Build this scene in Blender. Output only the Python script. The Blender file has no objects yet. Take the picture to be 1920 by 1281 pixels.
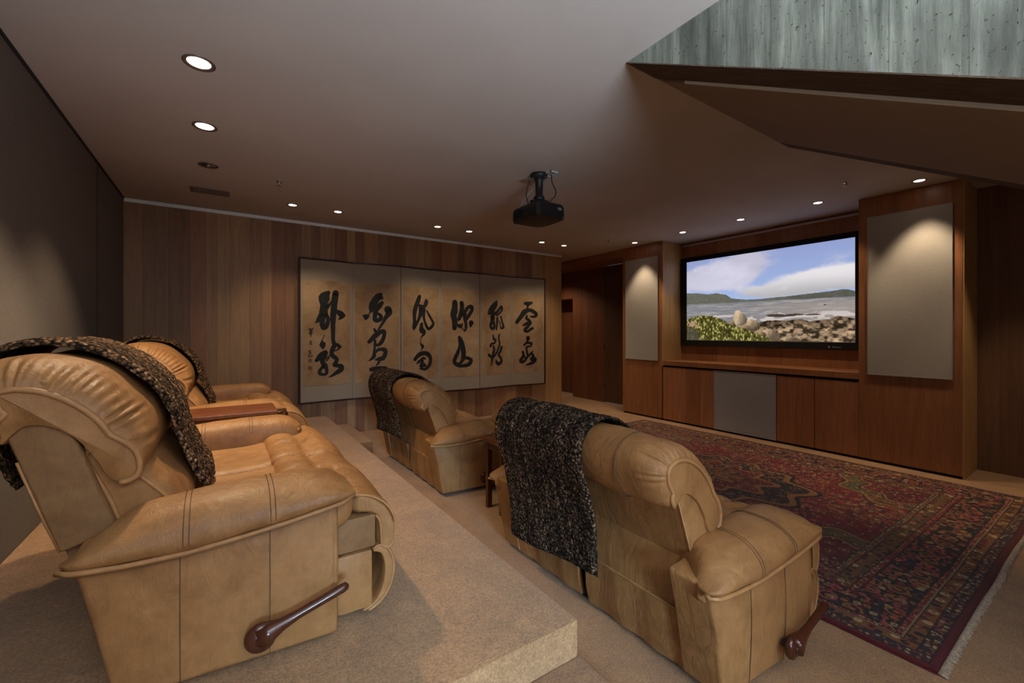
import bpy, bmesh, math, random
import numpy as np
from mathutils import Vector, noise
STROKES = [(0,[(1.216,2.011,0.023),(1.188,1.981,0.047),(1.161,1.933,0.064),(1.153,1.881,0.055),(1.151,1.834,0.037),(1.151,1.777,0.044),(1.151,1.719,0.049),(1.14,1.661,0.035),(1.132,1.58,0.029),(1.145,1.517,0.026),(1.178,1.534,0.029),(1.205,1.592,0.024),(1.21,1.651,0.021),(1.188,1.702,0.02)]),(0,[(1.124,1.707,0.029),(1.092,1.648,0.025),(1.076,1.614,0.023),(1.042,1.587,0.004)]),(0,[(1.188,1.801,0.029),(1.232,1.849,0.016),(1.267,1.903,0.012)]),(0,[(1.314,2.01,0.036),(1.306,1.957,0.038),(1.295,1.875,0.038),(1.287,1.781,0.037),(1.278,1.687,0.035),(1.276,1.593,0.03),(1.276,1.512,0.027),(1.278,1.418,0.023),(1.278,1.354,0.022),(1.287,1.307,0.023)]),(0,[(1.314,1.758,0.009),(1.342,1.747,0.026),(1.387,1.713,0.038),(1.412,1.696,0.03)]),(0,[(1.404,1.678,0.021),(1.376,1.657,0.017),(1.342,1.635,0.002)]),(0,[(1.167,1.419,0.003),(1.14,1.364,0.006),(1.13,1.332,0.011),(1.137,1.3,0.035),(1.141,1.266,0.032),(1.145,1.228,0.009)]),(0,[(1.178,1.184,0.023),(1.135,1.145,0.038),(1.092,1.1,0.033),(1.055,1.067,0.018)]),(0,[(1.183,1.172,0.023),(1.156,1.121,0.035),(1.135,1.075,0.027),(1.14,1.035,0.026),(1.167,0.993,0.033),(1.188,0.952,0.022),(1.194,0.911,0.019),(1.183,0.877,0.018),(1.151,0.87,0.015),(1.113,0.883,0.021),(1.097,0.91,0.019),(1.113,0.944,0.019),(1.14,0.977,0.018)]),(0,[(1.175,1.06,0.006),(1.21,1.108,0.007),(1.243,1.147,0.008)]),(0,[(1.194,1.056,0.006),(1.226,1.101,0.007)]),(0,[(1.37,1.25,0.019),(1.331,1.28,0.021),(1.298,1.269,0.027),(1.276,1.228,0.028),(1.259,1.176,0.026),(1.265,1.135,0.026),(1.298,1.105,0.026),(1.331,1.074,0.023),(1.314,1.028,0.025),(1.292,0.994,0.022),(1.337,0.986,0.023),(1.381,0.972,0.034),(1.398,0.942,0.028),(1.37,0.914,0.031),(1.314,0.881,0.024),(1.265,0.849,0.015),(1.213,0.826,0.003)]),(0,[(1.37,1.244,0.013),(1.337,1.209,0.01),(1.298,1.193,0.007)]),(0,[(0.961,1.501,0.005),(0.979,1.487,0.005),(1.016,1.512,0.006)]),(0,[(0.969,1.516,0.004),(0.984,1.496,0.005)]),(0,[(0.974,1.47,0.005),(1.009,1.48,0.007)]),(0,[(0.966,1.451,0.004),(1.005,1.462,0.005)]),(0,[(0.963,1.436,0.005),(1.008,1.44,0.006)]),(0,[(0.989,1.499,0.004),(0.988,1.439,0.007),(0.989,1.385,0.002)]),(0,[(0.996,1.339,0.005),(0.971,1.325,0.004)]),(0,[(0.989,1.328,0.004),(0.966,1.286,0.003)]),(0,[(0.984,1.314,0.005),(1.0,1.299,0.005),(0.989,1.287,0.005)]),(0,[(0.982,1.212,0.005),(0.979,1.189,0.004)]),(0,[(0.951,1.194,0.004),(0.984,1.205,0.005)]),(0,[(0.974,1.181,0.005),(0.958,1.158,0.004)]),(0,[(0.976,1.171,0.004),(0.989,1.18,0.004),(0.987,1.16,0.003)]),(0,[(0.966,1.147,0.005),(0.958,1.128,0.004),(0.974,1.118,0.004)]),(0,[(0.984,1.155,0.004),(0.989,1.126,0.005),(1.012,1.141,0.005)]),(1,[(1.942,2.018,0.026),(1.905,1.985,0.042),(1.868,1.934,0.044),(1.831,1.871,0.043),(1.813,1.809,0.038),(1.807,1.766,0.018)]),(1,[(1.905,1.985,0.037),(1.957,1.969,0.023)]),(1,[(1.792,1.766,0.008),(1.774,1.716,0.007)]),(1,[(1.69,1.705,0.007),(1.723,1.697,0.022),(1.759,1.698,0.02)]),(1,[(1.735,1.685,0.034),(1.729,1.648,0.013)]),(1,[(1.961,1.895,0.024),(1.917,1.844,0.036),(1.88,1.799,0.034),(1.868,1.749,0.029),(1.859,1.7,0.028),(1.862,1.644,0.029),(1.899,1.633,0.028),(1.942,1.658,0.026),(1.945,1.702,0.024),(1.917,1.726,0.02),(1.886,1.737,0.015)]),(1,[(2.048,1.798,0.047),(2.067,1.767,0.043),(2.048,1.723,0.035),(2.017,1.678,0.026),(1.992,1.628,0.021),(1.954,1.565,0.017),(1.911,1.497,0.013)]),(1,[(1.85,1.506,0.013),(1.868,1.475,0.02),(1.899,1.444,0.015)]),(1,[(1.777,1.316,0.023),(1.825,1.364,0.029),(1.88,1.42,0.034),(1.942,1.463,0.028),(1.992,1.469,0.026),(1.992,1.407,0.025),(1.973,1.345,0.025),(1.942,1.295,0.025),(1.899,1.265,0.019),(1.862,1.284,0.017)]),(1,[(1.862,1.327,0.018),(1.856,1.241,0.014),(1.85,1.167,0.017),(1.847,1.106,0.024),(1.819,1.07,0.019),(1.777,1.038,0.007)]),(1,[(1.874,1.16,0.012),(1.899,1.191,0.019),(1.942,1.205,0.021),(1.998,1.195,0.03),(2.014,1.163,0.026),(2.001,1.114,0.027),(1.973,1.071,0.03),(1.923,1.06,0.026),(1.868,1.05,0.01)]),(1,[(1.923,1.035,0.017),(1.905,0.993,0.014),(1.874,0.963,0.006)]),(1,[(1.807,0.908,0.026),(1.905,0.918,0.032),(2.017,0.919,0.023)]),(2,[(2.551,2.018,0.026),(2.527,1.949,0.032),(2.491,1.859,0.031),(2.469,1.775,0.03),(2.464,1.692,0.025),(2.469,1.609,0.027),(2.458,1.536,0.025),(2.453,1.5,0.011)]),(2,[(2.54,1.882,0.017),(2.607,1.863,0.023),(2.646,1.875,0.024),(2.668,1.934,0.031),(2.665,1.966,0.017)]),(2,[(2.584,1.842,0.04),(2.584,1.779,0.041),(2.557,1.71,0.025),(2.529,1.641,0.02),(2.496,1.578,0.019),(2.469,1.526,0.017)]),(2,[(2.629,1.817,0.026),(2.623,1.738,0.023),(2.634,1.654,0.017),(2.657,1.591,0.019),(2.685,1.533,0.022),(2.719,1.512,0.02),(2.776,1.56,0.022),(2.793,1.603,0.019),(2.759,1.666,0.017),(2.719,1.729,0.017),(2.679,1.797,0.012)]),(2,[(2.59,1.59,0.021),(2.584,1.553,0.026),(2.59,1.49,0.039),(2.618,1.469,0.037),(2.629,1.438,0.024),(2.612,1.411,0.016),(2.582,1.38,0.008),(2.573,1.338,0.004),(2.568,1.291,0.007),(2.584,1.259,0.016),(2.607,1.235,0.022),(2.593,1.199,0.011),(2.568,1.168,0.002)]),(2,[(2.475,1.032,0.022),(2.507,1.072,0.027),(2.562,1.113,0.031),(2.629,1.127,0.031),(2.696,1.109,0.031),(2.736,1.06,0.028),(2.744,1.007,0.026),(2.73,0.949,0.026),(2.691,0.897,0.02),(2.64,0.873,0.019),(2.562,0.887,0.011)]),(2,[(2.518,0.999,0.009),(2.573,1.018,0.018),(2.618,1.048,0.021),(2.654,1.036,0.011)]),(2,[(2.496,0.969,0.006),(2.518,0.973,0.011),(2.562,0.99,0.007)]),(2,[(2.607,1.001,0.018),(2.595,0.965,0.027),(2.59,0.928,0.029),(2.584,0.897,0.017)]),(2,[(2.562,0.929,0.014),(2.618,0.93,0.019),(2.651,0.923,0.013)]),(2,[(2.64,0.963,0.01),(2.674,0.914,0.006)]),(3,[(3.171,1.953,0.039),(3.171,1.876,0.044),(3.16,1.793,0.05),(3.143,1.756,0.046),(3.16,1.69,0.043),(3.171,1.608,0.042),(3.165,1.525,0.033)]),(3,[(3.292,1.942,0.034),(3.298,1.87,0.032),(3.286,1.796,0.033),(3.263,1.723,0.031),(3.24,1.671,0.023)]),(3,[(3.286,1.744,0.031),(3.356,1.809,0.027),(3.404,1.873,0.026),(3.469,1.891,0.028),(3.475,1.833,0.027),(3.433,1.758,0.027),(3.392,1.705,0.028),(3.362,1.662,0.025)]),(3,[(3.356,1.767,0.023),(3.339,1.693,0.021),(3.368,1.61,0.023),(3.368,1.526,0.021),(3.342,1.474,0.011)]),(3,[(3.246,1.567,0.029),(3.275,1.557,0.025),(3.304,1.604,0.01)]),(3,[(3.463,1.617,0.038),(3.451,1.558,0.016)]),(3,[(3.292,1.531,0.008),(3.339,1.484,0.008)]),(3,[(3.252,1.37,0.027),(3.292,1.297,0.031),(3.31,1.203,0.038),(3.324,1.119,0.038),(3.319,1.025,0.033),(3.286,0.964,0.021),(3.228,0.93,0.019)]),(3,[(3.249,1.339,0.021),(3.252,1.245,0.014),(3.228,1.132,0.027),(3.183,1.04,0.029),(3.165,0.968,0.028),(3.228,0.909,0.027),(3.321,0.9,0.025),(3.415,0.917,0.03),(3.463,0.978,0.029),(3.427,1.016,0.025),(3.356,1.034,0.025)]),(4,[(3.982,2.007,0.013),(3.95,1.946,0.042),(3.892,1.878,0.052),(3.842,1.811,0.045),(3.804,1.778,0.017)]),(4,[(3.905,1.78,0.041),(3.969,1.798,0.026),(4.034,1.861,0.022),(4.086,1.912,0.022),(4.1,1.863,0.019),(4.06,1.806,0.015),(3.982,1.749,0.015)]),(4,[(3.892,1.736,0.041),(3.886,1.649,0.038),(3.848,1.583,0.026),(3.867,1.529,0.026),(3.924,1.54,0.028),(3.928,1.628,0.016)]),(4,[(3.995,1.706,0.02),(3.989,1.618,0.02),(3.976,1.508,0.015)]),(4,[(4.073,1.735,0.016),(4.1,1.641,0.016),(4.129,1.559,0.023),(4.076,1.528,0.015),(4.058,1.597,0.01),(4.034,1.662,0.009)]),(4,[(3.905,1.409,0.012),(3.915,1.344,0.02),(3.956,1.327,0.016),(3.931,1.267,0.015),(3.867,1.257,0.018),(3.845,1.214,0.019)]),(4,[(3.905,1.213,0.017),(3.928,1.158,0.019),(3.905,1.093,0.022),(3.886,1.039,0.015)]),(4,[(4.037,1.42,0.014),(4.028,1.332,0.015),(4.047,1.266,0.016),(4.008,1.156,0.016),(3.956,1.07,0.019),(3.892,1.017,0.022),(3.877,0.952,0.016),(3.864,0.877,0.007)]),(4,[(3.816,1.063,0.024),(3.861,1.029,0.017)]),(4,[(4.086,1.193,0.024),(4.063,1.122,0.02),(4.021,1.068,0.019),(4.073,1.0,0.022),(4.084,0.933,0.022),(4.021,0.903,0.029),(3.98,0.932,0.024),(3.969,0.976,0.009)]),(5,[(4.597,1.987,0.023),(4.675,1.99,0.03),(4.74,2.004,0.019)]),(5,[(4.661,1.972,0.032),(4.654,1.931,0.018),(4.647,1.902,0.016)]),(5,[(4.423,1.64,0.029),(4.506,1.738,0.037),(4.59,1.832,0.044),(4.69,1.869,0.03),(4.791,1.837,0.032),(4.849,1.786,0.027),(4.791,1.75,0.023),(4.711,1.748,0.012)]),(5,[(4.647,1.77,0.012),(4.626,1.718,0.026),(4.718,1.656,0.019),(4.647,1.626,0.026),(4.555,1.585,0.014)]),(5,[(4.718,1.638,0.026),(4.647,1.557,0.027),(4.59,1.497,0.029),(4.647,1.474,0.021),(4.718,1.511,0.021),(4.762,1.535,0.02)]),(5,[(4.661,1.349,0.038),(4.647,1.292,0.016),(4.562,1.213,0.016),(4.633,1.258,0.016),(4.733,1.254,0.023),(4.718,1.204,0.016),(4.633,1.189,0.019),(4.633,1.143,0.019)]),(5,[(4.551,1.099,0.021),(4.565,1.03,0.026),(4.506,0.952,0.026),(4.506,0.917,0.02),(4.576,0.926,0.023),(4.647,1.004,0.021),(4.697,1.043,0.021),(4.765,1.105,0.009)]),(5,[(4.633,1.131,0.018),(4.647,1.05,0.021)]),(5,[(4.747,1.059,0.019),(4.776,1.012,0.027),(4.733,0.955,0.032),(4.813,0.97,0.026),(4.82,0.929,0.021),(4.733,0.885,0.026),(4.626,0.858,0.01)]),(5,[(4.562,1.03,0.021),(4.626,0.976,0.01)])]
C = bpy.context.scene.collection
PI = math.pi
random.seed(4)
H = 2.974

# ------------------------------------------------------------------ materials
def mat(name, color=(.5,.5,.5), rough=.6, metal=0.0, emit=None, estr=1.0):
    m = bpy.data.materials.new(name); m.use_nodes = True
    b = m.node_tree.nodes['Principled BSDF']
    b.inputs['Base Color'].default_value = (*color, 1)
    b.inputs['Roughness'].default_value = rough
    b.inputs['Metallic'].default_value = metal
    if emit:
        b.inputs['Emission Color'].default_value = (*emit, 1)
        b.inputs['Emission Strength'].default_value = estr
    return m
class NT:
    def __init__(s, m): s.m=m; s.t=m.node_tree; s.b=s.t.nodes['Principled BSDF']
    def n(s, typ, **kw):
        nd = s.t.nodes.new(typ)
        for k,v in kw.items():
            if k in ('operation','blend_type','feature','noise_dimensions','voronoi_dimensions','data_type','attribute_name','interpolation','wave_type','bands_direction'): setattr(nd,k,v)
            else: nd.inputs[k.replace('_',' ')].default_value = v
        return nd
    def l(s,a,b): s.t.links.new(a,b)
    def coord(s, scale=(1,1,1), kind='Object'):
        tc = s.t.nodes.new('ShaderNodeTexCoord'); mp = s.t.nodes.new('ShaderNodeMapping')
        mp.inputs['Scale'].default_value = scale; s.l(tc.outputs[kind], mp.inputs[0]); return mp.outputs[0]
    def noise(s, vec, scale, detail=4, rough=.55, dist=0):
        nd = s.n('ShaderNodeTexNoise'); nd.inputs['Scale'].default_value=scale; nd.inputs['Detail'].default_value=detail
        nd.inputs['Roughness'].default_value=rough; nd.inputs['Distortion'].default_value=dist
        s.l(vec, nd.inputs['Vector']); return nd.outputs['Fac']
    def ramp(s, fac, stops, interp='LINEAR'):
        nd = s.t.nodes.new('ShaderNodeValToRGB'); cr = nd.color_ramp; cr.interpolation=interp
        while len(cr.elements)<len(stops): cr.elements.new(.5)
        for e,(p,c) in zip(cr.elements, stops):
            e.position=p; e.color=(*c,1) if not isinstance(c,(int,float)) else (c,c,c,1)
        s.l(fac, nd.inputs[0]); return nd.outputs['Color']
    def math(s, op, a, b=None, clamp=False):
        nd = s.t.nodes.new('ShaderNodeMath'); nd.operation=op; nd.use_clamp=clamp
        for i,v in enumerate((a,b)):
            if v is None: continue
            if isinstance(v,(int,float)): nd.inputs[i].default_value=v
            else: s.l(v, nd.inputs[i])
        return nd.outputs[0]
    def mix(s, fac, a, b, mode='MIX'):
        nd = s.t.nodes.new('ShaderNodeMix'); nd.data_type='RGBA'; nd.blend_type=mode
        for i,v in ((0,fac),(6,a),(7,b)):
            if isinstance(v,(int,float)): nd.inputs[i].default_value = v if i==0 else (v,v,v,1)
            elif isinstance(v,tuple): nd.inputs[i].default_value=(*v,1)
            else: s.l(v, nd.inputs[i])
        return nd.outputs[2]
    def bump(s, h, strength=.3, dist=.01, prev=None):
        nd = s.t.nodes.new('ShaderNodeBump'); nd.inputs['Strength'].default_value=strength; nd.inputs['Distance'].default_value=dist
        s.l(h, nd.inputs['Height'])
        if prev is not None: s.l(prev, nd.inputs['Normal'])
        s.l(nd.outputs[0], s.b.inputs['Normal']); return nd.outputs[0]
    def color(s, c): s.l(c, s.b.inputs['Base Color'])

def m_plaster(name, c):
    m = mat(name, c, .9); t = NT(m); v = t.coord()
    n = t.noise(v, 1.3, 5); t.color(t.ramp(n, [(.3,tuple(k*.93 for k in c)),(.7,tuple(k*1.05 for k in c))]))
    t.bump(t.noise(v, 60, 3), .12, .004); return m

def m_wood(name, cols, plank=.155, axis='x', grain=18, seam=.004, rough=.45, darkseam=.35, shift=0.0, golden=None):
    """vertical boards along the given horizontal axis, grain running in z"""
    m = mat(name, cols[0], rough); t = NT(m)
    tc = t.t.nodes.new('ShaderNodeTexCoord'); sp = t.t.nodes.new('ShaderNodeSeparateXYZ'); t.l(tc.outputs['Object'], sp.inputs[0])
    a = sp.outputs[{'x':0,'y':1,'z':2}[axis]]; a = t.math('ADD', a, 50.0+shift)
    # slightly irregular board widths
    q = t.math('DIVIDE', a, plank)
    w = t.math('MULTIPLY', t.math('SINE', t.math('MULTIPLY', q, 1.7)), .22); q = t.math('ADD', q, w)
    idx = t.math('FLOOR', q); fr = t.math('FRACT', q)
    wn = t.t.nodes.new('ShaderNodeTexWhiteNoise'); wn.noise_dimensions='1D'; t.l(idx, wn.inputs['W'])
    k = len(cols); base = t.ramp(wn.outputs['Value'], [((i+.02)/k, c) for i,c in enumerate(cols)], 'CONSTANT')
    cmb = t.t.nodes.new('ShaderNodeCombineXYZ')
    t.l(sp.outputs[0], cmb.inputs[0]); t.l(sp.outputs[1], cmb.inputs[1])
    t.l(t.math('ADD', t.math('MULTIPLY', sp.outputs[2], .06), t.math('MULTIPLY', wn.outputs['Value'], 9)), cmb.inputs[2])
    g = t.noise(cmb.outputs[0], grain, 6, .6, .6)
    g2 = t.noise(cmb.outputs[0], grain*5, 3)
    c = t.mix(1.0, base, t.ramp(g, [(.25,.68),(.5,.98),(.75,1.18)]), 'MULTIPLY')
    c = t.mix(1.0, c, t.ramp(g2, [(.3,.88),(.7,1.08)]), 'MULTIPLY')
    if golden is not None:
        f = t.math('GREATER_THAN', sp.outputs[0], golden[0]); gc = t.mix(1.0, golden[1], t.ramp(g, [(.25,.75),(.5,.98),(.75,1.15)]), 'MULTIPLY')
        c = t.mix(f, c, gc)
    if seam:
        e = t.math('MINIMUM', fr, t.math('SUBTRACT', 1.0, fr)); sm = t.math('LESS_THAN', e, seam/plank*.5)
        c = t.mix(t.math('MULTIPLY', sm, darkseam), c, (.01,.006,.004))
    t.color(c); t.bump(g2, .08, .002); return m

def m_leather(name, c, rough=.42, wr=.6):
    m = mat(name, c, rough); t = NT(m); v = t.coord()
    n = t.noise(v, 5, 6, .65, .4); n2 = t.noise(v, 32, 4, .6)
    col = t.ramp(n, [(.28,tuple(k*f for k,f in zip(c,(.72,.66,.6)))),(.5,c),(.74,tuple(min(1,k*f) for k,f in zip(c,(1.16,1.2,1.26))))])
    col = t.mix(1.0, col, t.ramp(n2, [(.3,.86),(.7,1.08)]), 'MULTIPLY'); t.color(col)
    vo = t.n('ShaderNodeTexVoronoi'); vo.feature='DISTANCE_TO_EDGE'; vo.inputs['Scale'].default_value=210; t.l(v, vo.inputs['Vector'])
    p = t.bump(t.ramp(vo.outputs['Distance'], [(0,0.0),(.25,1.0)]), .16, .0012)
    p = t.bump(n2, .2, .006, p)
    cv = t.coord((1,1,.35)); p = t.bump(t.noise(cv, 14, 5, .6, 1.2), wr, .012, p)
    t.l(t.ramp(n2, [(.3,rough-.06),(.7,rough+.12)]), t.b.inputs['Roughness'])
    t.b.inputs['Specular IOR Level'].default_value=.45
    return m

def m_carpet(name, c, ribs=False):
    m = mat(name, c, .97); t = NT(m); v = t.coord()
    n = t.noise(v, 120, 3, .7); n2 = t.noise(v, 3.5, 5, .6, .5); n3 = t.noise(v, 30, 3, .6)
    col = t.ramp(n, [(.3,tuple(k*.62 for k in c)),(.5,c),(.72,tuple(k*1.4 for k in c))])
    col = t.mix(1.0, col, t.ramp(n2, [(.3,.8),(.7,1.12)]), 'MULTIPLY')
    col = t.mix(1.0, col, t.ramp(n3, [(.3,.88),(.7,1.1)]), 'MULTIPLY'); t.color(col)
    p = t.bump(n, .5, .006)
    t.b.inputs['Sheen Weight'].default_value=.25
    if ribs:
        w = t.n('ShaderNodeTexWave'); w.wave_type='BANDS'; w.bands_direction='Y'; w.inputs['Scale'].default_value=38; t.l(v, w.inputs['Vector'])
        t.bump(w.outputs['Fac'], .35, .004, p)
    return m

def m_fabric(name, c, sc=260):
    m = mat(name, c, .95); t = NT(m); v = t.coord((1,1,.6))
    n = t.noise(v, sc, 3, .7); n2 = t.noise(v, 1.6, 4)
    col = t.mix(1.0, t.ramp(n, [(.3,tuple(k*.78 for k in c)),(.7,tuple(k*1.2 for k in c))]), t.ramp(n2, [(.3,.93),(.7,1.05)]), 'MULTIPLY')
    t.color(col); t.bump(n, .3, .002); return m

def m_concrete(name, c, axis='y'):
    m = mat(name, c, .85); t = NT(m)
    v = t.coord((1,1,.07)); n = t.noise(v, 9, 8, .68, .4); n2 = t.noise(t.coord((1,1,.5)), 3.2, 6, .62, .6); n3 = t.noise(t.coord((1,1,.1)), 38, 4, .6)
    col = t.ramp(n, [(.30,tuple(k*.42 for k in c)),(.48,tuple(k*.9 for k in c)),(.60,tuple(k*1.3 for k in c)),(.70,(.40,.46,.50))])
    col = t.mix(1.0, col, t.ramp(n2, [(.3,.72),(.7,1.2)]), 'MULTIPLY')
    vo = t.n('ShaderNodeTexVoronoi'); vo.inputs['Scale'].default_value=34; t.l(t.coord(), vo.inputs['Vector'])
    pit = t.ramp(t.noise(t.coord((1,1,.8)), 60, 3, .7), [(.30,.25),(.37,1.0)]); col = t.mix(1.0, col, pit, 'MULTIPLY')
    col = t.mix(1.0, col, t.ramp(n3, [(.3,.7),(.7,1.25)]), 'MULTIPLY')
    sp = t.t.nodes.new('ShaderNodeSeparateXYZ'); tc = t.t.nodes.new('ShaderNodeTexCoord'); t.l(tc.outputs['Object'], sp.inputs[0])
    fr = t.math('FRACT', t.math('DIVIDE', t.math('ADD', sp.outputs[1], 20.03), .19)); e = t.math('LESS_THAN', fr, .02)
    col = t.mix(t.math('MULTIPLY', e, .6), col, (.10,.11,.10)); t.color(col)
    p = t.bump(n3, .5, .004); p = t.bump(n, .5, .006, p); t.bump(pit, .6, .004, p); return m

def m_rough_dark(name, c):
    m = mat(name, c, .9); t = NT(m); n = t.noise(t.coord((9,.9,.9)), 9, 8, .75, .9)
    t.color(t.ramp(n, [(.3,tuple(k*.35 for k in c)),(.55,c),(.75,tuple(k*2.0 for k in c))])); t.bump(n, .9, .02); return m

def m_boucle(name, lo, hi, sc=85, streak=None):
    m = mat(name, lo, .95); t = NT(m); v = t.coord()
    vo = t.n('ShaderNodeTexVoronoi'); vo.inputs['Scale'].default_value=sc; t.l(v, vo.inputs['Vector'])
    wn = t.t.nodes.new('ShaderNodeTexWhiteNoise'); wn.noise_dimensions='3D'; t.l(vo.outputs['Position'], wn.inputs['Vector'])
    mid = tuple((a+b)/2.6 for a,b in zip(lo,hi))
    c1 = t.ramp(wn.outputs['Value'], [(0,lo),(.45,mid),(.8,hi)])
    st = t.noise(t.coord((1.0,9,1.0)), 2.2, 4, .7)
    c1 = t.mix(1.0, c1, t.ramp(st, [(.35,.3),(.5,.8),(.68,1.9)]), 'MULTIPLY')
    c = t.mix(t.ramp(vo.outputs['Distance'], [(.2,0.0),(.75,1.0)]), c1, (.006,.005,.004)); t.color(c)
    t.bump(t.ramp(vo.outputs['Distance'], [(0,1.0),(.9,0.0)]), 1.0, .009); t.b.inputs['Specular IOR Level'].default_value=.15; return m

def m_attr(name, rough=.9, emit=0.0, bumpy=False):
    m = mat(name, (.5,.5,.5), rough); t = NT(m); a = t.t.nodes.new('ShaderNodeAttribute'); a.attribute_name='Col'
    if emit:
        t.b.inputs['Base Color'].default_value=(.01,.01,.01,1); t.l(a.outputs['Color'], t.b.inputs['Emission Color']); t.b.inputs['Emission Strength'].default_value=emit
        t.b.inputs['Specular IOR Level'].default_value=0.1
    else:
        n = t.noise(t.coord(), 260, 2); t.color(t.mix(1.0, a.outputs['Color'], t.ramp(n, [(.3,.65),(.7,1.25)]), 'MULTIPLY'))
        t.bump(n, .5, .004); t.b.inputs['Sheen Weight'].default_value=.1
    return m

M = {}
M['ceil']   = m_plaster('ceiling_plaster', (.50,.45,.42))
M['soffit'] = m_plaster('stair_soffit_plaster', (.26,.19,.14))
M['conc']   = m_concrete('board_formed_concrete', (.235,.255,.215))
M['beam']   = m_rough_dark('shaded_concrete_underside', (.15,.10,.068))  # shade under the concrete stringers put into a dark brown colour
M['fabwall']= m_fabric('acoustic_wall_fabric', (.145,.125,.112), 180)
M['wallA']  = m_wood('cedar_board_wall', [(.33,.185,.092),(.235,.12,.058),(.37,.205,.10),(.28,.155,.078),(.40,.235,.115),(.25,.115,.056),(.34,.155,.072)], .15, 'x', 16, .004, .5, .45, golden=(5.12,(.44,.26,.11)))
M['cab']    = m_wood('red_cedar_veneer', [(.31,.125,.052),(.27,.105,.043),(.33,.138,.058)], .42, 'y', 22, 0, .38)
M['cabdoor']= m_wood('red_cedar_door', [(.36,.145,.066),(.30,.118,.053),(.40,.165,.075),(.33,.13,.06)], .24, 'y', 26, 0, .38)
M['cabend'] = m_wood('pale_cedar_edge', [(.46,.27,.11),(.38,.21,.09)], .2, 'x', 20, 0, .45)
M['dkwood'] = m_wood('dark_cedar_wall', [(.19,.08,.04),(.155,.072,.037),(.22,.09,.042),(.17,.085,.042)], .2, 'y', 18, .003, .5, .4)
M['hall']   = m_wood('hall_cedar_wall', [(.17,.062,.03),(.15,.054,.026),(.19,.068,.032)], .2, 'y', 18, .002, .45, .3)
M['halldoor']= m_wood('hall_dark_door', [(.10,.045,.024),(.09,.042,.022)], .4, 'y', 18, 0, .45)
M['carpet'] = m_carpet('wool_carpet', (.33,.18,.078))
M['carpet2']= m_carpet('ribbed_wool_carpet', (.32,.22,.13), True)
M['grille'] = m_fabric('speaker_cloth', (.40,.375,.35), 320)
M['grillelow'] = m_fabric('speaker_cloth_low', (.36,.355,.36), 320)
M['alu']    = mat('satin_aluminium', (.55,.57,.6), .35, .7)
M['whitetrim'] = mat('pale_gap_trim', (.85,.93,.98), .5)
M['black']  = mat('matt_black', (.008,.008,.009), .5)
M['velvet'] = mat('black_velvet', (.004,.004,.005), .9)
M['gap']    = mat('shadow_gap_black', (.01,.008,.007), .9)
M['leath']  = m_leather('tan_leather', (.34,.167,.060), .47)
M['leath2'] = m_leather('textured_tan_leather', (.24,.125,.049), .6, .6)
M['stitch'] = mat('seam_stitching', (.10,.055,.025), .7)
M['pipe']   = m_leather('leather_piping', (.40,.205,.08), .45, .1)
M['lever']  = m_wood('varnished_walnut', [(.055,.016,.008),(.07,.02,.01)], .3, 'y', 40, 0, .18)
M['tablew'] = m_wood('mahogany_table', [(.16,.048,.018),(.19,.06,.022)], .12, 'y', 30, 0, .3)
M['tabledk']= m_wood('mahogany_leg', [(.08,.022,.009),(.10,.03,.012)], .12, 'y', 30, 0, .35)
M['throw']  = m_boucle('boucle_throw_brown', (.05,.028,.014), (.44,.25,.13), 80)
M['throwdk']= m_boucle('boucle_throw_dark', (.022,.014,.009), (.29,.19,.12), 85)
M['silk']   = m_fabric('silver_brocade', (.33,.28,.22), 400)
M['paper']  = mat('aged_paper', (.4,.27,.16), .8)
t = NT(M['paper']); v_ = t.coord(); n_ = t.noise(v_, 2.2, 7, .7, .6); n2_ = t.noise(v_, 22, 4, .7)
c_ = t.ramp(n_, [(.3,(.24,.135,.065)),(.5,(.36,.24,.14)),(.7,(.46,.33,.21))]); c_ = t.mix(t.ramp(n2_, [(.62,0.0),(.72,.45)]), c_, (.10,.05,.025)); t.color(c_)
M['ink']    = mat('brush_ink', (.006,.007,.008), .6)
M['seal']   = mat('seal_paste', (.16,.06,.035), .7)
M['lacq']   = mat('dark_lacquer', (.035,.01,.008), .3)
M['lens']   = mat('lit_lamp_lens', (.9,.9,.9), .5, 0, (1,.88,.74), 6.0)
M['chrome'] = mat('chrome', (.7,.72,.74), .18, 1)
M['bulbglass'] = mat('unlit_reflector', (.25,.26,.28), .12, .9)
M['ring']   = mat('bronze_trim_ring', (.13,.10,.08), .4, .3)
M['plastic']= mat('white_plastic', (.55,.58,.55), .5)
M['pgrey']  = mat('grey_label', (.35,.36,.37), .6)
M['fringe'] = m_carpet('cotton_fringe', (.40,.32,.24))
M['vent']   = mat('painted_vent', (.16,.12,.10), .6)
M['steel']  = mat('steel_strut', (.45,.45,.43), .35, .9)

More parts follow.
